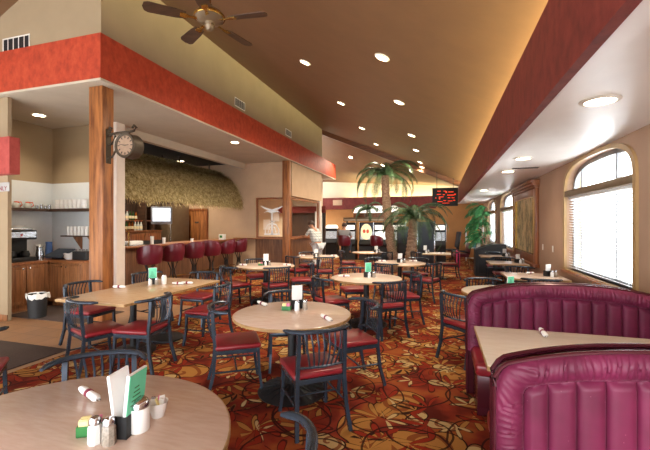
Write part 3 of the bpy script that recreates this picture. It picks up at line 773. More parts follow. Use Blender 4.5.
# near table
LOOK = R(17)
mk_menu('black plastic menu rack on the near left round table', Z(128, 431), R(-70))
x, y, z = Z(128, 431); 
mk_cards('menu with a mint green cover standing in the rack on the near left table', (x + .016, y + .003, .768), R(100), 'mint', .25, .12, -6)
mk_cards('plain white menu leaning left in the rack on the near left table', (x - .012, y - .002, .768), R(100), 'white', .245, .12, 8)
for o in bpy.data.objects:
    if o.name == 'menu_holder': o.rotation_euler.z = R(102)
mk_sugar('green caddy of pink and yellow sweetener packets on the near left table', Z(91, 433), R(30))
mk_shaker('salt shaker with chrome cap in front of the near left menu rack', Z(95, 443), 'salt')
mk_shaker('pepper shaker with chrome cap in front of the near left menu rack', Z(109, 444), 'pepper')
t = thing('creamer_jug', 'white jug with shiny chrome lid right of the near menu rack', 'jug', Z(139, 430))
m = MB(); m.lathe([(.001, 0), (.038, 0), (.042, .006), (.043, .095), (.040, .10), (.001, .10)], 28); m.build('body', 'white', t)
m = MB(); m.lathe([(.001, .098), (.040, .098), (.041, .116), (.033, .130), (.024, .137), (.001, .139)], 28); m.build('lid', 'chrome', t)
t = thing('packet_bowl', 'white bowl filled with creamer and jam packets on the near left table', 'bowl', Z(158, 416))
m = MB(); m.lathe([(.001, 0), (.026, 0), (.034, .03), (.042, .065), (.044, .068), (.038, .066), (.030, .03), (.02, .01), (.001, .01)], 28); m.build('bowl', 'white', t)
rnd = random.Random(3)
for k in range(6):
    m = MB(); a = k * 1.05; m.box(.018*math.cos(a)-.012, .018*math.cos(a)+.012, .018*math.sin(a)-.003, .018*math.sin(a)+.003, .055, .082 + .006*(k % 2), .001, rot=Euler((rnd.uniform(-.3, .3), rnd.uniform(-.3, .3), a)).to_matrix()); m.build('packet', ['white', 'paper', 'pink', 'steel', 'paper', 'yellow'][k], t, smooth=False)
roll2('napkin roll with maroon band on the near left table, behind the menus', 78, 386, 101, 401)
# generic sets
def tset(tag_, u, v, lb, sugar=True, card='mint', h=.2):
    x, y, z = Z(u, v) if u > 20 else (u, v, .76)
    mk_menu('black menu rack on the ' + lb, (x, y, z), R(38))
    mk_cards(('mint-faced menu in the rack on the ' if card == 'mint' else 'white menu in the rack on the ') + lb, (x, y - .004, .768), R(38), card, h + .03, .11, -3)
    mk_shaker('salt shaker on the ' + lb, (x + .04, y - .10, z), 'salt'); mk_shaker('pepper shaker on the ' + lb, (x + .105, y - .045, z), 'pepper')
    if sugar: mk_sugar('green sweetener caddy on the ' + lb, (x - .07, y - .11, z), R(10))
tset('T2', 297, 308, T['T2'][3], True, 'white')
roll2('napkin roll on the left of the middle foreground table', 256.5, 301, 268, 305.5); roll2('napkin roll on the right of the middle foreground table', 320, 314, 333, 321)
tset('T3', 153, 284, T['T3'][3], False)
t = thing('creamer_jug', 'white jug beside the menus on the long rectangular table', 'jug', Z(164, 284))
m = MB(); m.lathe([(.001, 0), (.034, 0), (.036, .1), (.03, .12), (.001, .12)], 20); m.build('body', 'white', t)
m = MB(); m.lathe([(.001, .118), (.03, .118), (.028, .13), (.001, .135)], 20); m.build('lid', 'chrome', t)
for u, v, s_ in ((119, 288, 'left end of the'), (178, 284.5, 'right part, nearer on the'), (187, 284, 'far right corner of the')): mk_roll('napkin roll at the %s long rectangular table' % s_, Z(u, v), R(10))
tset('T4', 266, 265, T['T4'][3], True, 'white')
for u, s_ in ((243, 'left'), (287, 'right')): mk_roll('napkin roll on the %s of the round table nearest the bar stools' % s_, Z(u, 265.5), 0)
tset('T5', 316, 256.5, T['T5'][3], False, 'white', .16)
for u, s_ in ((302, 'left'), (334, 'right')): mk_roll('napkin roll on the %s of the round table by the standing man' % s_, Z(u, 256), 0)
tset('T6', 368, 277, 'second round table in the centre', False)
mk_roll('napkin roll on the left of the second round table in the centre', Z(344, 277), R(10))
tset('T7', 400, 262.5, T['T7'][3], False, 'white', .17)
for u, s_ in ((382, 'left'), (413, 'right')): mk_roll('napkin roll on the %s of the round table before the palms' % s_, Z(u, 261.5), 0)
tset('T8', 376, 252.5, T['T8'][3], False, 'white', .16)
tset('T9', 425, 253, T['T9'][3], False, 'white', .19)
mk_roll('napkin roll on the right of the cream square table', Z(441, 253.5), 0)
tset('T11', 1.72, 7.05, 'nearest window-wall table', False, 'white', .16)
mk_roll('napkin roll on the nearest window-wall table', Z(530, 274), R(40))
tset('T12', 1.66, 9.25, 'window-wall table under the framed picture', False, 'white', .16)
tset('T13', 1.66, 11.05, 'last window-wall table', False, 'white', .16)
tset('T10', 510, 289.5, T['T10'][3], False, 'mint', .14)

# ================================================================== BOOTHS
BX0, BX1 = .25, 1.96
def make_booth(label, y0, sides):
    t = thing('booth_bench', label, 'booth', ((BX0+BX1)/2, y0, 0), 0)
    W = (BX1 - BX0) / 2
    def top(x):
        q = min(1, abs(x) / W); return .945 + .135 * (1 - q**2.4) - .05 * max(0, (q - .93) / .07) ** 2
    BW = .125
    m = MB()
    N = 60
    outline = [(-W, .0)] + [(-W + 2*W*k/N, top(-W + 2*W*k/N) - .015) for k in range(N+1)] + [(W, .0)]
    m.prism(outline, -.045, .045, 'y'); m.build('back_core', 'boothtrim', t, smooth=False)
    m = MB()
    path = [(-W, 0, .0), (-W, 0, .5), (-W, 0, .85)] + [(-W + 2*W*k/N, 0, top(-W + 2*W*k/N)) for k in range(N+1)] + [(W, 0, .85), (W, 0, 0)]
    for yy in (-.05, .05):
        m.tube([(a, yy, c) for a, b, c in path], .011, 8)
    m.build('piping', 'boothtrim', t)
    rb = random.Random(5)
    for sd in sides:
        zb = .42
        def dist(x, z):
            dx = W - abs(x); dz = top(x) - z
            # round the inner corner
            inx = BW + .07
            if dx < inx and dz < inx:
                return max(0, inx - ((inx - dx) ** 4.5 + (inx - dz) ** 4.5) ** (1 / 4.5))
            return min(dx, dz)
        def surf(x, z):
            d = dist(x, z); 
            if d < BW:
                q = max(0, min(1, d / BW)); prof = (1 - (2*q - 1)**2) ** .5
                dx = W - abs(x); dz = top(x) - z
                s_ = math.atan2(dz + .02, dx + .02) * .16 if (dx < BW + .05 and dz < BW + .05) else (x if dz < dx else z)
                s_ += .006*math.sin(q*4 + s_*23)
                ruche = (.5*math.sin(s_*260 + 2.2*math.sin(s_*31)) + .5*math.sin(s_*410 + 1.3*math.sin(s_*47))) * .008 * (1 - abs(2*q - 1)*.5) * (1 if s_ else 1)
                return .043 + .052 * prof + ruche * min(1, prof*2)
            cw = .114; ph = (x / cw + .5) % 1
            prof = (1 - abs(2*ph - 1)**3.2) ** .55
            edge = min(1, (d - BW) / .03)
            return .045 + .034 * prof * (edge ** .5)
        nu, nv = 300, 90
        def fn(u, v):
            x = -W + 2*W*u; z = zb + (top(x) - zb) * v if sd < 0 else zb + (top(x) - zb) * v
            return (x, sd * surf(x, z), z)
        def kp(border):
            def k(u, v):
                x = -W + 2*W*u; z = zb + (top(x) - zb) * v
                return (dist(x, z) < BW) == border
            return k
        m = MB(); m.grid(fn, nu, nv, kp(False)); m.build('channelled_panel', 'velvet', t, ang=1.6)
        m = MB(); m.grid(fn, nu, nv, kp(True)); m.build('ruched_border', 'velvet', t, ang=1.6)
        m = MB(); ya, yb = (-.56, -.06) if sd < 0 else (.06, .56)
        m.box(-W + .03, W, ya, yb, .36, .47, .035, seg=4); m.build('seat', 'vinyl', t)
        m = MB(); yc, yd = (ya + .06, yb) if sd < 0 else (ya, yb - .06)
        m.box(-W + .05, W, yc, yd, .09, .36, .004); m.box(-W + .05, W - .02, yc + .03, yd - .03, 0, .09); m.build('seat_base', 'boothtrim', t)
    return t
make_booth('near burgundy channel-back booth bench cut by the bottom right corner', 2.0, (-1, 1))
make_booth('farther burgundy channel-back booth bench with arched back behind the booth table', 3.88, (-1,))
t = thing('booth_table', 'cream rectangular booth table between the two burgundy booth backs', 'table', (1.12, 2.93, 0))
m = MB(); m.box(-.84, .86, -.45, .49, .725, .76, .005); m.build('tabletop', 'topwhite', t)
m = MB()
for a in ((-.843, .86, -.453, -.449), (-.843, .86, .489, .493), (-.843, -.839, -.45, .49)): m.box(*a, .727, .756)
m.build('edge_band', 'edge', t, smooth=False)
m = MB(); m.cyl((0, 0, .05), (0, 0, .725), .045); m.build('pedestal', 'castiron', t)
m = MB(); m.box(-.3, .3, -.2, .2, 0, .05, .02); m.build('base', 'castiron', t)
roll2('napkin roll with maroon band on the cream booth table', 539.5, 327.5, 547, 337)

# ================================================================== BAR
m = MB(); m.box(-7.08, -7.0, 6.37, 11.6, 0, 1.06); t = thing('bar_counter', 'long plank-fronted bar with a wood top behind the burgundy stools', 'bar counter'); m.build('front_panel', 'plank', t, smooth=False)
m = MB(); m.box(-7.5, -6.84, 6.37, 11.6, 1.06, 1.11, .01); m.build('bar_top', 'ledge', t)
m = MB(); m.box(-6.9, -6.86, 6.5, 11.5, .2, .23, .005)
for y in (6.6, 8.2, 9.8, 11.4): m.box(-7.0, -6.87, y, y+.03, .2, .22)
m.build('foot_rail', 'brass', t)
def make_stool():
    t = thing('bar_stool', '', 'bar stool', group='burgundy bar stools along the bar')
    m = MB(); m.lathe([(.001, .70), (.19, .70), (.225, .73), (.225, .77), (.19, .79), (.001, .795)], 28); m.build('seat', 'stool', t)
    # wrapped back facing -Y
    def bf(u, v):
        a = (u - .5) * R(205); k = math.cos(a * .5); hh = .72 + v * (.10 + .33 * max(0, math.cos(a*.80)) ** .45)
        r = .245 + .035 * v + .02*math.sin(v*PI)
        return (r * math.sin(a), -r * math.cos(a), hh)
    def bi(u, v):
        x, y, z = bf(u, v); L = math.hypot(x, y); k = (L - .032) / L; return (x*k, y*k, z - .004)
    m = MB(); nu, nv = 28, 8
    m.grid(bf, nu, nv); m.grid(bi, nu, nv)
    edge = [bf(k/nu, 1) for k in range(nu+1)]
    edge2 = [bi(k/nu, 1) for k in range(nu+1)]
    m.tube([tuple((a+b)/2 for a, b in zip(p, q)) for p, q in zip(edge, edge2)], .017, 8)
    for uu in (0, 1): m.tube([tuple((a+b)/2 for a, b in zip(bf(uu, k/6), bi(uu, k/6))) for k in range(7)], .016, 8)
    m.build('backrest', 'stool', t)
    for k in range(4):
        a = PI/4 + k*PI/2; c, s = math.cos(a), math.sin(a)
        m = MB(); m.tube([(.12*c, .12*s, .70), (.045*c, .045*s, .5), (.05*c, .05*s, .38), (.12*c, .12*s, .16), (.23*c, .23*s, 0)], .015, 8); m.build('leg', 'castiron', t)
    m = MB(); m.tube([(.13*math.cos(2*PI*k/20), .13*math.sin(2*PI*k/20), .18) for k in range(20)], .008, 6, closed=True); m.build('foot_ring', 'castiron', t)
    return t
st0 = make_stool(); first = True
SLB = ['nearest burgundy bar stool, first from the white post', 'second burgundy bar stool from the white post', 'third burgundy bar stool from the white post', 'fourth burgundy bar stool from the white post, turned right', 'fifth burgundy bar stool from the white post', 'farthest burgundy bar stool at the end of the bar, turned right']
for (Yp, rz, lb) in zip((7.02, 7.8, 8.65, 9.45, 10.25, 11.0), (55, 75, 60, 20, 95, 95), SLB):
    if first: st0.location = (-6.42, Yp, 0); st0.rotation_euler.z = R(rz); st0['label'] = lb; first = False
    else: dup(st0, (-6.42, Yp, 0), R(rz), lb)
dup(st0, (-3.9, 15.35, 0), 0, 'burgundy stool the seated man sits on', 'burgundy casino stools')
dup(st0, (-2.55, 15.6, 0), R(-15), 'empty burgundy stool before the slot machines, left of the palms', 'burgundy casino stools')
# thatch canopy
t = thing('thatched_canopy', 'straw thatched canopy hanging over the bar', 'thatched roof')
prof = [(-6.78, 2.32), (-6.85, 2.6), (-7.0, 2.92), (-7.24, 3.2), (-7.55, 3.36), (-7.95, 3.42)]
def pf(s_):
    s_ = max(0, min(.9999, s_)) * 5; i = int(s_); f = s_ - i; a, b = prof[i], prof[i+1]; return a[0] + (b[0]-a[0])*f, a[1] + (b[1]-a[1])*f
m = MB(); 
def tf(u, v):
    x, z = pf(v); k = .04*math.sin(u*90 + 3*math.sin(v*9)) + .03*math.sin(u*37 + v*8); return (x + k*.4, 6.38 + u*5.36, z + k*.4)
m.grid(tf, 120, 14); 
def tf2(u, v): x, y, z = tf(u, v); return (x - .12, y, z - .10)
m.grid(tf2, 120, 14)
m.build('thatch_bed', 'thatch', t)
rt = random.Random(11); m = MB()
for k in range(14000):
    y = 6.38 + rt.random()*5.35; v = rt.random()**.8; x, z = pf(v); x2, z2 = pf(v - .02); dx, dz = x2 - x, z2 - z; L = math.hypot(dx, dz) or 1
    dx /= L; dz /= L; ln = rt.uniform(.14, .32); w = rt.uniform(.008, .022); oy = rt.uniform(-.12, .12); lift = rt.uniform(.0, .16)
    if v < .02: dx, dz = .1, -1
    nx, nz = -dz, dx
    if nx < 0: nx, nz = -nx, -nz
    p0 = (x + nx*.04, y, z + nz*.04); p1 = (x + dx*ln + nx*lift, y + oy, z + dz*ln + nz*lift)
    m.bm.faces.new([m.bm.verts.new(q) for q in ((p0[0], p0[1]-w, p0[2]), (p0[0], p0[1]+w, p0[2]), (p1[0], p1[1]+w*.3, p1[2]), (p1[0], p1[1]-w*.3, p1[2]))])
o = m.build('loose_straw', 'thatch', t, smooth=False, recalc=False); o['kind'] = 'stuff'
for y in (6.5, 8.2, 9.9, 11.5): m = MB(); m.tube([(-6.95, y, 2.3), (-7.2, y, 2.72), (-7.9, y, 3.1), (-7.9, y, 3.78)], .03, 8); m.build('support_pole', 'darkwood', t)
# back bar
t = thing('back_bar_cabinet', 'wooden back-bar cabinet under the bottle shelves', 'cabinet')
m = MB(); m.box(-9.24, -8.85, 6.6, 10.2, 0, 1.4, .005); m.build('body', 'oak', t)
for k in range(5):
    d = MB(); d.box(-8.85, -8.83, 6.65 + k*.71, 7.3 + k*.71, .75, 1.34, .006); dd = d.build('door', 'trimwood', t); h_ = MB(); h_.box(-8.83, -8.81, 7.2 + k*.71, 7.22 + k*.71, .95, 1.1); h_.build('handle', 'brass', dd)
m = MB(); m.box(-9.24, -8.82, 6.55, 10.2, 1.4, 1.43); m.box(-9.24, -9.0, 6.6, 10.0, 1.72, 1.75); m.build('shelf', 'ledge', t)
for y in (8.3, 9.55, 9.9): m = MB(); m.box(-9.2, -8.9, y, y+.06, 1.43, 2.9); m.build('upright', 'darkwood', t)
bot0 = {}
rb = random.Random(4)
def bottle(kind, loc, lb):
    if kind not in bot0:
        t = thing('liquor_bottle', lb, 'bottle', loc, 0, 'liquor bottles behind the bar')
        m = MB(); m.lathe([(.001, 0), (.036, 0), (.038, .01), (.038, .16), (.03, .19), (.014, .22), (.013, .27), (.001, .27)], 14); m.build('glass_body', kind, t)
        m = MB(); m.lathe([(.001, .268), (.015, .268), (.015, .295), (.001, .295)], 12); m.build('cap', 'black' if kind != 'glassclear' else 'led_off', t)
        m = MB(); m.rings([[(q*math.cos(2*PI*k/14), q*math.sin(2*PI*k/14), z) for k in range(14)] for q, z in ((.0385, .05), (.0395, .05), (.0395, .13), (.0385, .13))], closed=True); m.build('label', 'label', t)
        bot0[kind] = t
    else: dup(bot0[kind], loc, rb.random()*6, lb)
MT['led_off'] = M('red_bottle_cap', '#9c2a22', .5)
kn = {'glassclear': 'clear', 'glassgreen': 'green', 'glassamber': 'amber'}
kinds = ['glassclear', 'glassamber', 'glassgreen', 'glassclear', 'glassclear', 'glassamber', 'glassgreen']
for tier, (z, x) in enumerate(((1.432, -8.92), (1.752, -9.12))):
    for k in range(9):
        kd = kinds[(k*3 + tier*2) % 7]
        bottle(kd, (x, 8.48 + k*.115, z), '%s liquor bottle, number %d from the left on the %s bar shelf' % (kn[kd], k+1, ('lower', 'upper')[tier]))
t = thing('wall_television', 'grey box television with a lit picture hanging under the thatch', 'television', (-8.1, 9.35, 1.62), R(35))
m = MB(); m.box(-.3, .3, -.02, .06, 0, .54, .03); m.box(-.24, .24, .06, .36, .05, .48, .05); m.build('housing', 'tv', t)
m = MB(); m.box(-.25, .25, -.028, -.018, .09, .49, .004); m.build('screen', 'tvscreen', t)
m = MB(); m.cyl((0, .15, .52), (0, .15, 2.14), .02); m.build('ceiling_mount', 'black', t)
t = thing('bar_door', 'honey wood door with small plate at the end of the bar', 'door'); 
m = MB(); m.box(-8.95, -8.2, 11.72, 11.76, 0, 2.12, .004); m.build('door_leaf', 'column', t)
m = MB(); m.box(-9.02, -8.95, 11.70, 11.775, 0, 2.2); m.box(-8.2, -8.13, 11.70, 11.775, 0, 2.2); m.box(-8.95, -8.2, 11.70, 11.775, 2.12, 2.2); m.build('door_frame', 'trimwood', t, smooth=False)
m = MB(); m.box(-8.66, -8.5, 11.712, 11.722, 1.66, 1.72); m.build('plate', 'steel', t, smooth=False)
t = thing('bar_refrigerator', 'tall bronze-fronted refrigerator left of the wooden bar door', 'refrigerator')
m = MB(); m.box(-9.24, -8.75, 10.4, 11.5, 0, 2.3, .01); m.build('body', 'bronze', t)
m = MB(); m.cyl((-8.73, 10.5, .9), (-8.73, 10.5, 1.6), .012); m.build('handle', 'steel', t)
# things on the bar
t = thing('napkin_tray', 'long white covered tray on the near part of the bar top', 'tray', (-7.1, 7.22, 1.11), 0)
m = MB(); m.box(-.13, .13, -.21, .21, .015, .11, .03, seg=3); m.build('cover', 'paper', t)
m = MB(); m.box(-.16, .16, -.24, .24, 0, .015, .004); m.build('tray', 'steel', t)
for k, (y, lb) in enumerate(((7.62, 'black bar caddy behind the second bar stool'), (8.05, 'black bar caddy behind the third bar stool'))):
    m = MB(); m.box(-.08, .08, -.13, .13, 0, .012); 
    for a in ((-.08, .08, -.13, -.12), (-.08, .08, .12, .13), (-.08, -.07, -.12, .12), (.07, .08, -.12, .12), (-.07, .07, -.005, .005)): m.box(*a, .0, .1)
    single('bar_caddy', m, 'black', lb, 'caddy', (-7.15, y, 1.11), .1, smooth=False)
def cup(x, y, z, lb, r=.04, h=.1, nm='drinking_cup', mat='white', group=None, cat='cup'):
    m = MB(); m.lathe([(.001, 0), (r*.8, 0), (r, h), (r*.92, h), (r*.74, .008), (.001, .008)], 18); return single(nm, m, mat, lb, cat, (x, y, z), 0, group)
for x, y, h, lb in ((-7.1, 7.85, .2, 'tall white cup on the bar between the black caddies'), (-7.05, 8.22, .16, 'white cup on the bar right of the black caddies'), (-7.05, 9.4, .09, 'small white cup alone on the bar before the wooden door')): cup(x, y, 1.11, lb, .045, h)
t = thing('napkin_dispenser', 'white and green dispenser at the far end of the bar', 'dispenser', (-6.98, 10.9, 1.11)); m = MB(); m.box(-.09, .09, -.08, .08, 0, .18, .01); m.build('housing', 'white', t); m = MB(); m.box(-.05, .05, -.085, -.079, .06, .14); m.build('badge', 'green', t, smooth=False)
m = MB(); m.tube([(-6.95, 6.55, 1.11), (-6.95, 6.55, 1.42), (-6.95, 6.62, 1.50), (-6.95, 6.75, 1.52), (-6.95, 6.88, 1.50), (-6.95, 6.95, 1.42), (-6.95, 6.95, 1.11)], .014, 10); single('brass_rail', m, 'brass', 'curved brass service rail on the near end of the bar', 'rail')
# ================================================================== STATION
def cab(name, label, loc, rz, w, d=.62, doors=2):
    t = thing(name, label, 'cabinet', loc, rz)
    m = MB(); m.box(0, w, 0, d, .09, .87, .003); m.box(.02, w - .02, .05, d, 0, .09); m.build('body', 'oak', t)
    for k in range(doors):
        x0 = w*k/doors + .012; x1 = w*(k+1)/doors - .012
        m = MB(); m.box(x0, x1, -.02, 0, .13, .84, .005)
        m.box(x0, x0+.06, -.028, -.02, .13, .84, .003); m.box(x1-.06, x1, -.028, -.02, .13, .84, .003); m.box(x0+.06, x1-.06, -.028, -.02, .13, .19, .003); m.box(x0+.06, x1-.06, -.028, -.02, .78, .84, .003)
        dr = m.build('door', 'oak', t)
        hx = x1 - .045 if k % 2 == 0 else x0 + .045
        m = MB(); m.lathe([(.001, 0), (.012, 0), (.016, .012), (.001, .018)], 12); h_ = m.build('knob', 'steel', dr); h_.rotation_euler = (PI/2, 0, 0); h_.location = (hx, -.028, .79)
cab('base_cabinet', 'oak base cabinet on the left under the coffee machine', (-7.47, 4.60, 0), PI/2, .86, .84, 2)
cab('base_cabinet', 'oak base cabinet facing the room beside the wood column', (-7.47, 5.48, 0), 0, .85, .68, 2)
m = MB(); m.prism([(-8.31, 4.58), (-7.43, 4.58), (-7.43, 5.44), (-6.61, 5.44), (-6.61, 6.16), (-8.31, 6.16)], .87, .91); single('service_worktop', m, 'ledge', 'L-shaped wood-edged worktop over the oak service cabinets', 'worktop', smooth=False)
m = MB(); m.box(-8.31, -8.03, 4.6, 6.16, 1.90, 1.955); m.box(-8.03, -6.95, 5.88, 6.16, 1.90, 1.955); single('wall_shelf', m, 'darkwood', 'long dark wood corner shelf on the white wall panel', 'shelf', smooth=False)
t = thing('mug_shelf', 'short wood shelf on brackets holding rows of white mugs', 'shelf'); m = MB(); m.box(-7.75, -6.95, 5.92, 6.16, 1.36, 1.385); m.build('shelf_board', 'darkwood', t, smooth=False)
for x in (-7.45, -7.05):
    m = MB(); m.prism([(6.155, 1.36), (5.96, 1.36), (6.155, 1.08)], x, x + .035, 'x'); m.build('bracket', 'oak', t, smooth=False)
k = 0
for z in (1.385, 1.485):
    for row in (0, 1):
        for j in range(6):
            cup(-7.62 + j*.1, 6.0 + row*.09, z, 'white mug on the bracket shelf, %s layer, %s row, %s' % (('bottom', 'top')[z > 1.4], ('front', 'back')[row], ['leftmost', 'second', 'third', 'fourth', 'fifth', 'sixth'][j] + (' from left' if j else '')), .037, .095, 'coffee_mug', 'white', 'white mugs on the bracket shelf', 'mug')
for j in range(7):
    for lv in range(2):
        cup(-7.93 + j*.125, 6.0, 1.956 + lv*.10, 'white cup stack on the dark shelf, %s layer, %s' % (('lower', 'upper')[lv], ['leftmost', 'second from left', 'third from left', 'middle', 'fifth from left', 'sixth from left', 'rightmost'][j]), .058, .097, 'stacked_cup', 'white', 'white cups on the dark shelf')
for j, y in enumerate((5.33, 5.55)):
    t = thing('coffee_pot', ['glass coffee pot with orange handle, left one on the dark shelf', 'glass coffee pot with orange handle, right one on the dark shelf'][j], 'coffee pot', (-8.17, y, 1.956), 0, 'coffee pots on the dark shelf')
    m = MB(); m.lathe([(.001, 0), (.06, 0), (.075, .04), (.06, .09), (.04, .11), (.001, .11)], 20); m.build('carafe', 'glassclear', t)
    m = MB(); m.tube([(.04, 0, .11), (.1, .02, .12), (.12, .03, .06), (.075, .02, .03)], .011, 8); m.lathe([(.001, .11), (.045, .11), (.04, .13), (.001, .135)], 16); m.build('handle', 'orangep', t)
for j in range(4): cup(-8.12, 5.70 + j*.085, 1.956, 'small steel creamer cup on the dark shelf, %s' % ['leftmost', 'second from left', 'third from left', 'rightmost'][j], .032, .07 + .02*(j % 2), 'steel_creamer', 'steel', 'steel creamers on the dark shelf')
t = thing('coffee_machine', 'black and steel coffee machine on the left of the worktop', 'coffee machine', (-7.8, 5.06, .911), PI/2)
m = MB(); m.box(-.24, .24, -.25, .22, 0, .08, .01); m.box(-.24, .24, .02, .22, .08, .42, .01); m.box(-.24, .24, -.25, .22, .42, .60, .015); m.build('housing', 'black', t)
m = MB(); m.box(-.22, .22, -.258, -.25, .30 + .16, .57); m.box(-.2, .2, -.2, .1, .60, .64, .01); m.build('steel_front', 'steel', t)
for s in (-.12, .12):
    m = MB(); m.lathe([(.001, .085), (.07, .085), (.08, .13), (.055, .2), (.001, .2)], 20, (s, -.1, 0)); m.build('carafe', 'castiron', t)
m = MB(); m.box(-.07, -.03, -.262, -.257, .49, .53); m.build('lamp', 'led_off', t, smooth=False)
m = MB(); m.lathe([(.001, 0), (.14, 0), (.19, .05), (.17, .05), (.001, .02)], 24); single('filter_bowl', m, 'white', 'white bowl sitting on top of the coffee machine', 'bowl', (-7.84, 5.06, 1.552))
for j, (x, y, h, lb, mt) in enumerate(((-7.62, 5.40, .28, 'steel pitcher right of the coffee machine', 'steel'), (-7.84, 5.52, .30, 'white pitcher near the worktop corner', 'white'), (-7.92, 5.80, .34, 'blue and white pitcher in the worktop corner', 'bluebox'))):
    t = thing('water_pitcher', lb, 'pitcher', (x, y, .911)); m = MB(); m.lathe([(.001, 0), (.06, 0), (.07, h*.4), (.055, h*.85), (.062, h), (.054, h), (.001, h*.8)], 20); m.build('body', mt, t)
    m = MB(); m.tube([(.055, -.02, h*.9), (.11, -.03, h*.8), (.11, -.03, h*.35), (.065, -.02, h*.25)], .009, 8); m.build('handle', mt, t)
t = thing('tilted_tray', 'dark grey tilted tray leaning on the worktop corner', 'tray'); m = MB(); m.box(-7.72, -7.25, 5.52, 5.88, 1.02, 1.045, .005, rot=Euler((R(24), 0, 0)).to_matrix()); m.build('tray', 'slate', t)
m = MB(); m.box(-7.65, -7.32, 5.66, 5.80, .911, 1.03); m.build('stand', 'black', t)
for j in range(4):
    m = MB(); m.lathe([(.001, 0), (.07, 0), (.12, .05), (.115, .05), (.065, .012), (.001, .012)], 24); single('stacked_bowl', m, 'white', 'white bowl by the black bin, %s of its stack' % ['bottom', 'second', 'third', 'top'][j], 'bowl', (-7.17, 5.68, .911 + j*.027), 0, 'stack of white bowls on the worktop')
t = thing('cutlery_bin', 'black cutlery bin with light utensils beside the wood column', 'bin', (-6.84, 5.72, .911)); m = MB(); m.box(-.18, .18, -.12, .12, 0, .17, .012); m.build('box', 'black', t)
for j in range(9): m = MB(); m.cyl((-.14 + j*.035, -.04 + .03*(j % 3), .15), (-.15 + j*.037, -.05 + .035*(j % 3), .215), .006, n=6); m.build('utensil', 'steel', t)
t = thing('waste_bin', 'black waste bin with a crumpled white liner by the front left wall', 'bin', (-6.72, 4.72, 0.01))
m = MB(); m.lathe([(.001, 0), (.13, 0), (.15, .40), (.14, .40), (.12, .02), (.001, .02)], 28); m.build('tub', 'black', t)
m = MB(); rl = random.Random(2); jj = [rl.uniform(-.012, .012) for _ in range(28)]
m.rings([[((r + jj[k]*w)*math.cos(2*PI*k/28), (r + jj[k]*w)*math.sin(2*PI*k/28), z + jj[(k*5) % 28]*w) for k in range(28)] for r, z, w in ((.135, .34, 0), (.142, .405, .3), (.165, .41, 1), (.17, .37, 2), (.16, .33, 2.5))], cap=False); lo = m.build('liner', 'white', t)
# sign on the front left wall
a, b, c = ray(4, 187); y_ = 4.40; t_ = y_ / b; sx = a*t_; sz = H + c*t_
t = thing('wall_sign', 'small white sign with red capital letters on the front left wall', 'sign', (sx, 4.399, sz)); 
m = MB(); m.box(-.24, .14, -.012, 0, -.075, .075, .003); m.build('board', 'signboard', t)
MT['signred'] = M('sign_red_paint', '#8a2438', .6)
def text(s_, size, loc, mat, parent, nm='lettering', rot=(PI/2, 0, 0)):
    cu = bpy.data.curves.new(nm, 'FONT'); cu.body = s_; cu.size = size; cu.extrude = .001; cu.align_x = 'CENTER'; cu.align_y = 'CENTER'
    tmp = bpy.data.objects.new(nm, cu); COL.objects.link(tmp); dg = bpy.context.evaluated_depsgraph_get()
    me = bpy.data.meshes.new_from_object(tmp.evaluated_get(dg)); bpy.data.objects.remove(tmp)
    me.materials.clear(); me.materials.append(MT[mat]); o = bpy.data.objects.new(nm, me); COL.objects.link(o); o.parent = parent; o.location = loc; o.rotation_euler = rot; return o
text('ONLY', .105, (-.045, -.016, -.030), 'signred', t)
# ------------------------------------------------------------------ clock
cx, cy, cz = -4.55, 4.56, H + (224 - 145)/F * 5.6
t = thing('station_clock', 'round double-sided iron station clock on a scroll bracket at the thick column', 'clock', (cx, cy, cz)); t.scale = (1.12, 1.12, 1.12)
def ringY(m, prof, n=36):
    m.rings([[(r*math.cos(2*PI*k/n), y, r*math.sin(2*PI*k/n)) for k in range(n)] for r, y in prof])
m = MB(); ringY(m, [(.001, -.07), (.135, -.07), (.135, -.085), (.165, -.09), (.172, -.07), (.165, -.04), (.165, .04), (.172, .07), (.165, .09), (.135, .085), (.135, .07), (.001, .07)]); m.build('case', 'iron', t)
MT['clockface'] = M('aged_cream_clock_face', '#9c8068', .6, 0, .1, 20)
for s in (-1, 1):
    m = MB(); ringY(m, [(.001, s*.071), (.134, s*.071), (.134, s*.074), (.001, s*.074)]); f_ = m.build('dial', 'clockface', t)
    m = MB()
    for k in range(12):
        a = k*PI/6; L0, L1 = .095, .125; m.tube([(L0*math.sin(a), s*.0755, L0*math.cos(a)), (L1*math.sin(a), s*.0755, L1*math.cos(a))], .007, 4, ry=.004, up=(0, 1, 0))
    m.build('hour_marks', 'black', f_, smooth=False)
    m = MB()
    for a, L in ((R(85)*-s*-1, .06), (R(78), .095)): m.tube([(0, s*.078, 0), (L*math.sin(a)*(-s*-1), s*.078, L*math.cos(a))], [.007, .003], 4, ry=.004, up=(0, 1, 0))
    m.build('hands', 'black', f_, smooth=False)
m = MB(); m.box(-.40, -.36, -.045, .045, -.22, .26, .008)
m.tube([(-.38, 0, .18), (-.2, 0, .20), (0, 0, .20), (.08, 0, .21), (.12, 0, .25), (.08, 0, .28), (.05, 0, .25)], .017, 8)
m.tube([(-.38, 0, .02), (-.30, 0, .06), (-.24, 0, .16), (-.29, 0, .2), (-.33, 0, .16)], .015, 8)
m.tube([(-.38, 0, -.15), (-.30, 0, -.13), (-.22, 0, -.02), (-.17, 0, .0)], .015, 8)
m.tube([(-.37, 0, .24), (-.34, 0, .29), (-.30, 0, .27), (-.32, 0, .24)], .014, 8)
m.cyl((0, 0, .15), (0, 0, .20), .012); m.build('scroll_bracket', 'iron', t)

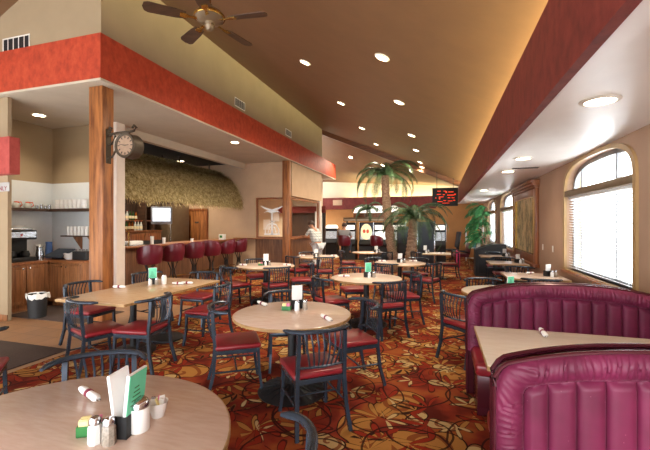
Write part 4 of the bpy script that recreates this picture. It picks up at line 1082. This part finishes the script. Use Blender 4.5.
# ================================================================== CEILING FAN
fx, fy = -2.38, 3.47; fz = 3.80; top_ = ceil_h(fx)
t = thing('ceiling_fan', 'brass ceiling fan with dark wooden blades hanging from the brown ceiling', 'ceiling fan', (fx, fy, fz), R(10))
m = MB(); m.cyl((0, 0, .15), (0, 0, top_ - fz + .02), .016); m.build('downrod', 'brass', t)
m = MB(); m.lathe([(.001, top_-fz-.09), (.03, top_-fz-.09), (.07, top_-fz-.03), (.07, top_-fz+.03), (.001, top_-fz+.03)], 24); m.build('canopy', 'brass', t)
m = MB(); m.lathe([(.001, .20), (.03, .2), (.05, .16), (.12, .13), (.155, .09), (.16, .06), (.13, .02), (.06, 0), (.05, -.05), (.03, -.08), (.001, -.085)], 32); m.build('motor', MT['bronze'], t)
m = MB(); m.lathe([(.161, .05), (.165, .055), (.165, .075), (.157, .085), (.15, .07)], 32); m.lathe([(.001, -.02), (.054, -.02), (.056, -.03), (.001, -.045)], 24); m.build('trim_ring', 'brass', t)
for k in range(5):
    a = 2*PI*k/5 + R(-4)
    q = Euler((0, 0, a)).to_matrix() @ Euler((R(12), 0, 0)).to_matrix()
    m = MB(); vs = m.prism([(.24, -.05), (.34, -.065), (.60, -.075), (.64, -.055), (.655, 0), (.64, .055), (.60, .075), (.34, .065), (.24, .05)], -.004, .004); m.xf(vs, q, (0, 0, .03), (0, 0, 0)); b_ = m.build('blade', 'fanblade', t, smooth=False)
    m = MB(); vs = m.prism([(.12, -.02), (.2, -.012), (.25, -.035), (.3, -.03), (.3, .03), (.25, .035), (.2, .012), (.12, .02)], -.010, -.0045); m.xf(vs, q, (0, 0, .03), (0, 0, 0)); m.build('blade_arm', 'brass', b_, smooth=False)

# ================================================================== PALMS
def frond_mesh(L, droop, w, n=16, rise=.5, leaf=.22, seed=0):
    rr = random.Random(seed); m = MB(); pts = []
    x = z = 0; a = rise
    for i in range(n + 1):
        pts.append((x, 0, z)); x += math.cos(a) * L / n; z += math.sin(a) * L / n; a -= droop / n
    m.tube(pts, [.014 * (1 - .8*i/n) + .002 for i in range(n+1)], 5)
    for i in range(2, n + 1):
        for h2 in (0, .5):
            j = min(n, i + h2 - .5); i0 = int(j); f = j - i0
            p = Vector(pts[i0]).lerp(Vector(pts[min(n, i0+1)]), f); d = (Vector(pts[min(n, i0+1)]) - Vector(pts[max(0, i0-1)])).normalized()
            s_ = i / n; ll = leaf * math.sin(PI * min(1, .12 + s_*.88)) ** .6 * (1 + .1*rr.uniform(-1, 1)) + .03
            for sd in (-1, 1):
                dirv = (d * .75 + Vector((0, sd, 0)) * .8 + Vector((0, 0, -.28 - .2*rr.random()))).normalized()
                mid = p + dirv * ll * .5 + Vector((0, 0, .01)); tip = p + dirv * ll + Vector((0, 0, -.05*ll/leaf))
                sw = d * w
                v0, v1 = m.bm.verts.new(p - sw*.5), m.bm.verts.new(p + sw*.5); v2, v3 = m.bm.verts.new(mid + sw*.6), m.bm.verts.new(mid - sw*.6); v4 = m.bm.verts.new(tip)
                m.bm.faces.new((v0, v1, v2, v3)); m.bm.faces.new((v3, v2, v4))
    return m
def palm(label, loc, base_off, h, r0, fl, nf, seed, name='palm_tree', leaf=.24, w=.016):
    t = thing(name, label, 'palm tree', loc)
    rr = random.Random(seed); m = MB(); rs = []
    n = 44
    for i in range(n + 1):
        s_ = i / n; c = Vector((base_off[0]*(1-s_)**1.6, base_off[1]*(1-s_), h*s_)); r = r0 * (1.15 - .35*s_) * (1 + .10*((i % 3)/2.))
        if i % 3 == 0: r *= .93
        rs.append([(c.x + r*math.cos(2*PI*k/18)*(1+.04*rr.uniform(-1, 1)), c.y + r*math.sin(2*PI*k/18)*(1+.04*rr.uniform(-1, 1)), c.z) for k in range(18)])
    m.rings(rs); m.build('trunk', 'trunk', t)
    for k in range(nf):
        a = 2*PI*k*.382 + rr.uniform(-.15, .15); lay = k / nf
        rise = 1.4 - 1.15*lay + rr.uniform(-.1, .1)
        m = frond_mesh(fl*rr.uniform(.85, 1.08), 2.5 + rr.uniform(-.2, .4), w, 22, rise, leaf, seed*50 + k)
        o = m.build('frond', 'frond', t, smooth=False, recalc=False); o.location = (0, 0, h - .02); o.rotation_euler = (0, 0, a)
    return t
px1, py1 = -1.82, 12.9
palm('taller palm with a curved trunk, left of the pair behind the tables', (px1, py1, 0), (.36, 0), 3.3, .155, 1.6, 22, 3)
palm('shorter palm with leaning trunk, right of the pair behind the tables', (-.86, 12.6, 0), (-.18, 0), 1.8, .145, 1.65, 24, 5)
palm('small potted palm on top of the slot machine shelf', (at_y(367, 16.72), 16.72, 1.93), (0, 0), .35, .04, 1.0, 13, 8, 'small_palm', .17, .018)
o = [q for q in bpy.data.objects if q.name == 'small_palm'][0]
m = MB(); m.lathe([(.001, 0), (.09, 0), (.12, .14), (.11, .15), (.001, .12)], 20); m.build('pot', 'bronze', o)
m = MB()
t = thing('lady_palm', 'bushy bright green potted plant by the far windows', 'plant', (1.48, 14.1, 0))
m = MB(); m.lathe([(.001, 0), (.18, 0), (.24, .38), (.22, .4), (.2, .36), (.001, .34)], 28); m.build('pot', 'bronze', t)
rr = random.Random(21)
for k in range(6):
    a = k*1.05; m = MB(); hx = .12*math.cos(a); hy = .12*math.sin(a); m.tube([(hx*.5, hy*.5, .35), (hx, hy, 1.0), (hx*1.6, hy*1.6, 1.6 + .1*k)], [.018, .014, .01], 6); m.build('stem', 'trunk', t)
for k in range(64):
    a = rr.uniform(0, 6.28); z = rr.uniform(.9, 2.25); m = frond_mesh(rr.uniform(.42, .72), 1.9, .018, 10, rr.uniform(.3, 1.1), .2, k)
    if math.cos(a) > .4: a = PI - a
    o = m.build('frond', 'fern', t, smooth=False, recalc=False); o.location = (.1*math.cos(a), .1*math.sin(a), z); o.rotation_euler = (0, 0, a)

# ================================================================== GAMES / BACK OF ROOM
def slot(label, x, y, w, h, kind, rz=0):
    t = thing('slot_machine', label, 'slot machine', (x, y, 0), rz, 'slot machines along the back')
    m = MB(); m.prism([(0, 0), (-.30, 0), (-.30, .65), (-.38, .72), (-.36, .78), (-.16, .92), (-.10, 1.3), (-.14, 1.34), (-.14, h), (.25, h), (.25, 0)], -w/2, w/2, 'x'); m.build('cabinet', 'black', t, smooth=False)
    m = MB(); vs = m.box(-w/2 + .04, w/2 - .04, -.008, .0, 0, .36); m.xf(vs, Euler((R(-9), 0, 0)).to_matrix(), (0, -.162, .93)); m.build('play_screen', 'screen', t, smooth=False)
    m = MB(); m.box(-w/2 + .05, w/2 - .05, -.152, -.14, 1.38, (1.58 if kind == 'white' else h - .04)); m.build('top_panel', {'white': 'sign_glow', 'logo': 'slate', 'blue': 'screen'}[kind], t, smooth=False)
    m = MB(); m.box(-w/2 + .02, w/2 - .02, -.37, -.15, .775, .79, rot=Euler((R(30), 0, 0)).to_matrix()); m.build('button_deck', 'steel', t, smooth=False)
    m = MB(); m.box(-w/2 - .012, -w/2, -.16, .2, .9, h); m.box(w/2, w/2 + .012, -.16, .2, .9, h); m.build('side_trim', 'steel', t, smooth=False)
    return t
S1 = slot('dark slot machine with a white domed topper, leftmost by the partition', at_y(332, 17.3), 17.3, .62, 1.42, 'blue')
m = MB(); m.prism([(-.28, 0), (.28, 0), (.28, .08), (.2, .17), (-.2, .17), (-.28, .08)], -.12, .1, 'y'); o = m.build('topper', 'sign_glow', S1, smooth=False); o.location = (0, 0, 1.42)
slot('slot machine with a bright top panel in front of the seated man', at_y(350, 16.8), 16.8, .6, 1.70, 'white')
S3 = slot('slot machine with a cream oval logo, right of the seated man', at_y(367, 16.8), 16.8, .62, 1.70, 'logo')
MT['oval'] = M('cream_lit_oval', '#f6ecc8', .5, 0, 0, emit='#f6e6b4', es=.4)
m = MB(); m.rings([[(.25*math.cos(2*PI*k/28), y, 1.28 + .36*math.sin(2*PI*k/28)) for k in range(28)] for y in (-.20, -.17)]); o = m.build('oval_panel', 'oval', S3, smooth=False)
m = MB()
for dx in (-.09, .07): m.rings([[(dx + .065*math.cos(2*PI*k/14), y, 1.3 + .09*math.sin(2*PI*k/14)) for k in range(14)] for y in (-.212, -.2)])
m.build('orange_figures', 'orangep', o, smooth=False)
S4 = slot('slot machine with a round white screen, left of the tall palm', at_y(381, 16.8), 16.8, .6, 1.70, 'white')
m = MB(); m.rings([[(.2*math.cos(2*PI*k/24), y, 1.12 + .2*math.sin(2*PI*k/24)) for k in range(24)] for y in (-.2, -.17)]); m.build('round_screen', 'sign_glow', S4, smooth=False)
slot('slot machine with a lit panel between the two palm trunks', at_y(399, 16.8), 16.8, .6, 1.70, 'white')
slot('slot machine by the orange wall, right of the short palm', at_y(439, 16.5), 16.5, .55, 1.62, 'white')
t = thing('game_canopy', 'brown shelf canopy with an arched white lit sign above the slot machines', 'canopy', (-3.0, 16.85, 0))
m = MB(); m.box(-1.25, 1.3, -.28, .3, 1.76, 1.93, .01); m.build('cornice', 'bronze', t)
m = MB(); m.box(-1.2, 1.25, -.3, -.281, 1.78, 1.85); m.build('cornice_strip', 'soffit', t, smooth=False)
for x in (-1.2, 1.22):
    m = MB(); m.box(x - .03, x + .03, .24, .29, 0, 1.76); m.build('support_post', 'black', t, smooth=False)
m = MB(); m.box(-.85, 1.2, .05, .14, 1.93, 2.14, .005); m.build('sign_base', 'trimwood', t)
m = MB(); m.prism([(-.85, 2.14), (1.2, 2.14), (1.2, 2.40), (1.05, 2.46), (-.5, 2.46), (-.75, 2.36)], .04, .15, 'y'); sg = m.build('lit_sign', 'sign_glow', t, smooth=False)
m = MB(); m.box(.25, .30, .03, .039, 2.2, 2.38)
m.tube([(.42, .034, 2.36), (.30, .034, 2.29), (.42, .034, 2.21)], .018, 4, ry=.003, up=(0, 1, 0))
for k in range(3): m.box(.48 + k*.15, .59 + k*.15, .03, .039, 2.2 + .01*k, 2.30)
m.build('sign_marks', 'black', sg, smooth=False)
t = thing('dark_partition', 'tall slate-blue upright panel right of the short palm', 'panel', (at_y(426, 15.2), 15.2, 0)); m = MB(); m.box(-.33, .33, -.03, .03, .05, 1.72, .006); m.build('panel', 'slate', t); m = MB()
for x in (-.33, .33): m.box(x-.03, x+.03, -.05, .05, 0, 1.75, .004)
m.build('frame', 'steel', t)
t = thing('speaker_cabinet', 'rounded black cabinet between the two palm trunks', 'cabinet', (at_y(403, 14.6), 14.6, 0)); m = MB(); m.box(-.22, .22, -.2, .2, .0, 1.55, .09, seg=4); m.build('body', 'black', t); m = MB(); m.box(-.16, .16, -.21, -.195, .9, 1.4, .004); m.build('grille', 'slate', t)
# notice on the back fascia
m = MB(); m.box(-5.45, -4.95, YB-.57, YB-.551, 2.62, 2.9, .003); single('framed_notice', m, 'beige', 'small tan framed notice on the far maroon band', 'notice', None)
# keno board
t = thing('number_board', 'black electronic board with orange-red numbers hanging before the far wall', 'display board', (at_y(445, 15.0), 15.0, 2.32), R(0))
m = MB(); m.box(-.47, .47, 0, .12, 0, .70, .01); m.build('housing', 'black', t)
m = MB(); rk = random.Random(9)
for (x0, z0, w, h) in ((-.28, .56, .14, .05), (-.3, .44, .18, .04), (-.22, .34, .2, .04), (-.22, .26, .05, .12), (-.28, .16, .22, .04), (-.05, .56, .1, .04), (.02, .50, .06, .1), (.12, .52, .22, .05), (.08, .40, .3, .05), (.34, .42, .06, .08), (.10, .30, .1, .05), (.24, .30, .12, .04), (-.06, .20, .12, .04), (.1, .18, .2, .04), (-.36, .30, .05, .05), (-.1, .10, .3, .035), (.3, .2, .08, .05), (-.08, .42, .08, .05)):
    m.box(x0, x0 + w*.85, -.006, 0, z0, z0 + h*.6)
m.build('numbers', 'led', t, smooth=False)
m = MB(); 
bz = ceil_h(t.location.x) - 2.28
for x in (-.3, .3): m.cyl((x, .06, .69), (x, .06, ceil_h(t.location.x + x) - 2.28 - .02), .01)
m.build('hanger', 'black', t)
# host desk, chairs, rack
t = thing('host_desk', 'black host desk with a sloped top in front of the bushy plant', 'desk', (1.05, 12.5, 0)); m = MB(); m.prism([(0, 0), (.88, 0), (.88, 1.0), (.5, 1.0), (.05, .84), (0, .84)], 0, .6, 'y'); m.build('body', 'black', t, smooth=False); m = MB(); m.box(.1, .8, -.012, 0, .1, .8, .004); m.build('front_panel', 'castiron', t)
t = thing('office_chair', 'black high-backed office chair near the orange far wall', 'chair', (.50, 17.2, 0), R(105))
m = MB(); m.box(-.24, .24, -.24, .24, .45, .54, .04, seg=3); m.build('seat', 'black', t); m = MB(); m.box(-.23, .23, -.30, -.20, .6, 1.30, .045, seg=3, rot=Euler((R(8), 0, 0)).to_matrix()); m.build('backrest', 'black', t)
m = MB(); m.cyl((0, 0, .08), (0, 0, .45), .03); m.box(-.02, .02, -.30, -.18, .45, .66)
for k in range(5): a = 2*PI*k/5; m.tube([(0, 0, .12), (.28*math.cos(a), .28*math.sin(a), .06)], .02, 6); m.lathe([(.001, 0), (.025, .0), (.025, .045), (.001, .045)], 8, (.28*math.cos(a), .28*math.sin(a), 0))
m.build('swivel_base', 'castiron', t)
for k, (x, y, rz, lb) in enumerate(((.72, 14.6, 100, 'burgundy padded armchair on light metal legs by the host desk'),)):
    t = thing('waiting_chair', lb, 'chair', (x, y, 0), R(rz))
    m = MB(); m.box(-.25, .25, -.25, .25, .42, .54, .04, seg=3); m.build('seat', 'stool', t)
    m = MB(); m.box(-.25, .25, -.32, -.22, .5, .95, .04, seg=3, rot=Euler((R(12), 0, 0)).to_matrix()); m.build('backrest', 'stool', t)
    for s in (-1, 1):
        m = MB(); m.tube([(s*.27, -.25, .60), (s*.27, .15, .64), (s*.27, .2, .6)], .025, 8); m.build('armrest', 'black', t)
        for q in (-1, 1): m = MB(); m.cyl((s*.22, q*.2, .43), (s*.24, q*.26, 0), .018, n=8); m.build('leg', 'chrome', t)
t = thing('display_rack', 'white brochure rack against the orange far wall behind the plant', 'rack', (1.45, 17.8, 0)); m = MB(); m.box(-.36, -.33, -.2, .2, 0, 1.48); m.box(.33, .36, -.2, .2, 0, 1.48)
for z in (.1, .55, .95, 1.45): m.box(-.33, .33, -.2, .2, z, z + .03)
m.build('frame', 'bpanel', t, smooth=False)
for k, (x, z, mt) in enumerate(((-.2, .58, 'yellow'), (0, .58, 'bluebox'), (.18, .58, 'paper'), (-.15, .98, 'yellow'), (.08, .98, 'paper'))):
    m = MB(); m.box(x-.07, x+.07, -.1, .1, 0, .24, .01); single('boxed_item', m, mt, ['yellow box at left on the middle shelf of the white rack', 'blue box on the middle shelf of the white rack', 'white box at right on the middle shelf of the white rack', 'yellow box on the upper shelf of the white rack', 'white box on the upper shelf of the white rack'][k], 'box', (1.45, 17.8, z + .001))
# framed picture
t = thing('framed_picture', 'very large landscape picture in a carved wood frame with cornice between the windows', 'picture'); y0, y1 = 8.85, 11.25
m = MB(); m.box(XW - .07, XW - .002, y0, y0 + .22, .78, 2.40, .01); m.box(XW - .07, XW - .002, y1 - .22, y1, .78, 2.40, .01); m.box(XW - .07, XW - .002, y0 + .22, y1 - .22, .78, .98, .01); m.box(XW - .07, XW - .002, y0 + .22, y1 - .22, 2.22, 2.40, .01)
m.build('frame', 'trimwood', t)
m = MB(); 
for (o_, z0, z1) in ((.10, 2.40, 2.45), (.14, 2.45, 2.51), (.18, 2.51, 2.57)): m.box(XW - o_, XW - .002, y0 - o_*.4, y1 + o_*.4, z0, z1, .008)
m.build('cornice', 'trimwood', t)
m = MB(); m.box(XW - .13, XW - .002, y0 - .05, y1 + .05, .70, .78, .008); m.build('plinth', 'trimwood', t)
m = MB(); m.box(XW - .035, XW - .004, y0 + .22, y1 - .22, .98, 2.22); m.build('picture', 'art', t, smooth=False)
m = MB()
for a in ((y0+.20, y0+.225), (y1-.225, y1-.20)): m.box(XW-.078, XW-.03, a[0], a[1], .97, 2.23)
for a in ((.965, .985), (2.215, 2.235)): m.box(XW-.078, XW-.03, y0+.2, y1-.2, a[0], a[1])
m.build('gilt_edge', 'brass', t, smooth=False)

# ================================================================== PEOPLE
def skin_obj(name, V, E, mat, parent, root=0, lv=2):
    me = bpy.data.meshes.new(name); me.from_pydata([v[:3] for v in V], E, [])
    o = bpy.data.objects.new(name, me); COL.objects.link(o); md = o.modifiers.new('Skin', 'SKIN'); md.use_smooth_shade = True
    if not me.skin_vertices: return o
    sv = me.skin_vertices[0].data
    for i, v in enumerate(V):
        r = v[3]; sv[i].radius = r if hasattr(r, '__len__') else (r, r); sv[i].use_root = (i == root)
    ss = o.modifiers.new('Sub', 'SUBSURF'); ss.levels = lv; ss.render_levels = lv
    dg = bpy.context.evaluated_depsgraph_get(); m2 = bpy.data.meshes.new_from_object(o.evaluated_get(dg)); o.modifiers.clear(); o.data = m2
    m2.materials.clear(); m2.materials.append(MT[mat]); m2.shade_smooth()
    if parent: o.parent = parent
    return o
def hand(V, E, wrist, d, s):
    d = Vector(d).normalized(); w = Vector(wrist); side = d.cross(Vector((0, 0, 1))).normalized() * s
    i0 = len(V); p = w + d*.05; V.append((*p, (.03, .02))); E.append((i0-1, i0))
    return i0, w, d, side
def fingers(body_parent, wrist, d, s):
    d = Vector(d).normalized(); w = Vector(wrist); side = d.cross(Vector((0, 0, 1))).normalized() * s
    V = [(*w, .024), (*(w + d*.05), (.034, .02)), (*(w + d*.085), (.036, .018))]; E = [(0, 1), (1, 2)]
    for k, L in enumerate((.065, .078, .072, .055)):
        b = w + d*.085 + side*(.026 - .0175*k); i = len(V)
        V += [(*b, .009), (*(b + d*L*.5 + Vector((0, 0, -.004))), .0085), (*(b + d*L*.9 + Vector((0, 0, -.02))), .007)]; E += [(2, i), (i, i+1), (i+1, i+2)]
    b = w + d*.035 + side*.035; i = len(V); V += [(*b, .011), (*(b + side*.02 + d*.03), .0095), (*(b + side*.022 + d*.055), .008)]; E += [(1, i), (i, i+1), (i+1, i+2)]
    return V, E
def person(label, loc, rz, pose):
    t = thing('person', label, 'person', loc, rz)
    P = pose
    V = []; E = []
    def add(p, r, link=None):
        V.append((*p, r)); i = len(V) - 1
        if link is not None: E.append((link, i))
        return i
    pel = add(P['pel'], (.155, .12)); wa = add(P['waist'], (.145, .115), pel); ch = add(P['chest'], (.165, .12), wa); nb = add(P['neckb'], (.09, .08), ch)
    nk = add(P['neck'], .055, nb); h1 = add(P['jaw'], (.062, .075), nk); h2 = add(P['head'], (.078, .092), h1); h3 = add(P['crown'], (.062, .075), h2)
    hd = Vector(P['head'])
    for s, nm in ((-1, 'L'), (1, 'R')):
        sh = add(P['sh' + nm], .062, ch); el = add(P['el' + nm], .042, sh); wr = add(P['wr' + nm], .027, el)
        d = (Vector(P['wr'+nm]) - Vector(P['el'+nm])).normalized(); side = d.cross(Vector((0, 0, 1))).normalized() * -s; w = Vector(P['wr'+nm])
        pm = add(w + d*.06, (.036, .02), wr)
        for k, L in enumerate((.075, .088, .08, .062)):
            b = w + d*.095 + side*(.027 - .018*k); i = add(b, .0095, pm); i = add(b + d*L*.5 + Vector((0, 0, -.006)), .0085, i); add(b + d*L*.85 + Vector((0, 0, -.025)), .007, i)
        b = w + d*.04 + side*.035; i = add(b, .011, wr); add(b + side*.02 + d*.035, .009, i)
        hp = add(P['hp' + nm], .092, pel); kn_ = add(P['kn' + nm], .06, hp); an = add(P['an' + nm], .04, kn_); fd = Vector((0, 1, 0)); ft = add(Vector(P['an'+nm]) + fd*.14 + Vector((0, 0, -.05)), (.04, .03), an)
    skin_obj('body', V, E, 'skin', t)
    def cloth(nm_, pts, links, mat): 
        skin_obj(nm_, pts, links, mat, t)
    q = lambda k, r: (*P[k], r)
    sl = [tuple(Vector(P['sh'+n]).lerp(Vector(P['el'+n]), .85)) for n in 'LR']
    V = [(*Vector(P['pel']), (.215, .17)), q('waist', (.215, .18)), q('chest', (.215, .165)), (*Vector(P['neckb']).lerp(Vector(P['chest']), .25), (.10, .09)), q('shL', .078), (*sl[0], .058), q('shR', .078), (*sl[1], .058)]
    cloth('shirt', V, [(0, 1), (1, 2), (2, 3), (2, 4), (4, 5), (2, 6), (6, 7)], P['shirt'])
    V = [(*Vector(P['pel']), (.19, .15)), q('hpL', .12), q('knL', .085), (*Vector(P['knL']).lerp(Vector(P['anL']), .9), .06), q('hpR', .12), q('knR', .085), (*Vector(P['knR']).lerp(Vector(P['anR']), .9), .06)]
    cloth('trousers', V, [(0, 1), (1, 2), (2, 3), (0, 4), (4, 5), (5, 6)], P['pants'])
    for n in 'LR':
        a = Vector(P['an'+n]); cloth('shoe', [(*(a + Vector((0, -.03, -.03))), .052), (*(a + Vector((0, .06, -.045))), .05), (*(a + Vector((0, .17, -.055))), .04)], [(0, 1), (1, 2)], 'shoe')
    # hair cap, ears, nose, eyes
    f = (Vector(P['face'])).normalized(); up = (Vector(P['crown']) - Vector(P['jaw'])).normalized(); sd = f.cross(up).normalized()
    m = MB()
    def hf(u, v):
        th = u*2*PI; ph = v*PI*.62; d = up*math.cos(ph) + (f*math.cos(th) + sd*math.sin(th))*math.sin(ph)
        k = .118 if d.dot(f) < .45 else .098 + 0*d.dot(f)
        return hd + up*.03 + Vector((d.x*k, d.y*k, d.z*k*1.02))
    m.grid(hf, 24, 12); m.build('hair', 'hair', t)
    for s in (-1, 1):
        m = MB(); c = hd + sd*s*.088 - up*.02; m.tube([c - up*.03, c, c + up*.03], [.008, .014, .01], 8, ry=[.006]*3); m.build('ear', 'skin', t)
        m = MB(); c = hd + sd*s*.032 + f*.092 - up*.005; m.lathe([(.001, -.009), (.008, -.006), (.010, 0), (.008, .006), (.001, .009)], 10, tuple(c)); m.build('eye', 'white', t)
    m = MB(); c = hd + f*.095; m.tube([c - up*.0, c - up*.02 + f*.012, c - up*.035 + f*.022, c - up*.045 + f*.005], [.008, .010, .015, .008], 8); m.build('nose', 'skin', t)
    m = MB(); c = hd + f*.088 - up*.068; m.tube([c - sd*.022, c + f*.005, c + sd*.022], [.004, .007, .004], 6); m.build('mouth', 'vinyl', t)
    return t
# standing man leaning on the ledge, local +Y = facing direction
person('person standing in a grey plaid short-sleeved shirt and pale trousers leaning at the glass screen', (-4.12, 12.35, 0), R(62), dict(
 pel=(0, -.05, .95), waist=(0, .02, 1.10), chest=(0, .12, 1.30), neckb=(0, .19, 1.45), neck=(0, .23, 1.51), jaw=(0, .27, 1.545), head=(0, .30, 1.61), crown=(0, .30, 1.67), face=(0, 1, -.25),
 shL=(-.2, .15, 1.40), elL=(-.27, .32, 1.18), wrL=(-.22, .52, 1.20), shR=(.2, .15, 1.40), elR=(.27, .34, 1.25), wrR=(.2, .55, 1.30),
 hpL=(-.1, -.05, .88), knL=(-.12, -.02, .48), anL=(-.13, -.08, .08), hpR=(.1, -.05, .88), knR=(.12, .04, .48), anR=(.14, .02, .08), shirt='plaid', pants='shorts'))
person('person in a grey shirt and dark jeans seated at the slot machines', (-3.9, 15.35, 0), R(3), dict(
 pel=(0, -.02, .90), waist=(0, -.02, 1.05), chest=(0, .02, 1.23), neckb=(0, .04, 1.38), neck=(0, .06, 1.44), jaw=(0, .08, 1.48), head=(0, .09, 1.545), crown=(0, .08, 1.60), face=(0, 1, 0),
 shL=(-.2, .02, 1.33), elL=(-.28, .16, 1.08), wrL=(-.2, .40, 1.02), shR=(.2, .02, 1.33), elR=(.28, .16, 1.08), wrR=(.2, .40, 1.02),
 hpL=(-.11, .05, .87), knL=(-.17, .46, .82), anL=(-.17, .42, .40), hpR=(.11, .05, .87), knR=(.17, .46, .82), anR=(.17, .42, .40), shirt='greyshirt', pants='jeans'))

# ================================================================== WORLD, CAMERA
w = bpy.data.worlds.new('World'); SC.world = w; w.use_nodes = True
bg = w.node_tree.nodes['Background']; bg.inputs[0].default_value = (.93, .97, 1, 1); bg.inputs[1].default_value = 5.5
cam = bpy.data.cameras.new('Camera'); co = bpy.data.objects.new('Camera', cam); COL.objects.link(co)
co.location = (0, 0, H); co.rotation_euler = (PI/2, 0, YAW)
cam.sensor_width = 36; cam.lens = 36 * F / 650; cam.shift_y = -1/650; cam.clip_start = .05
SC.camera = co
SC.view_settings.view_transform = 'Standard'; SC.view_settings.look = 'None'; SC.view_settings.gamma = 1; SC.view_settings.exposure = 0.75
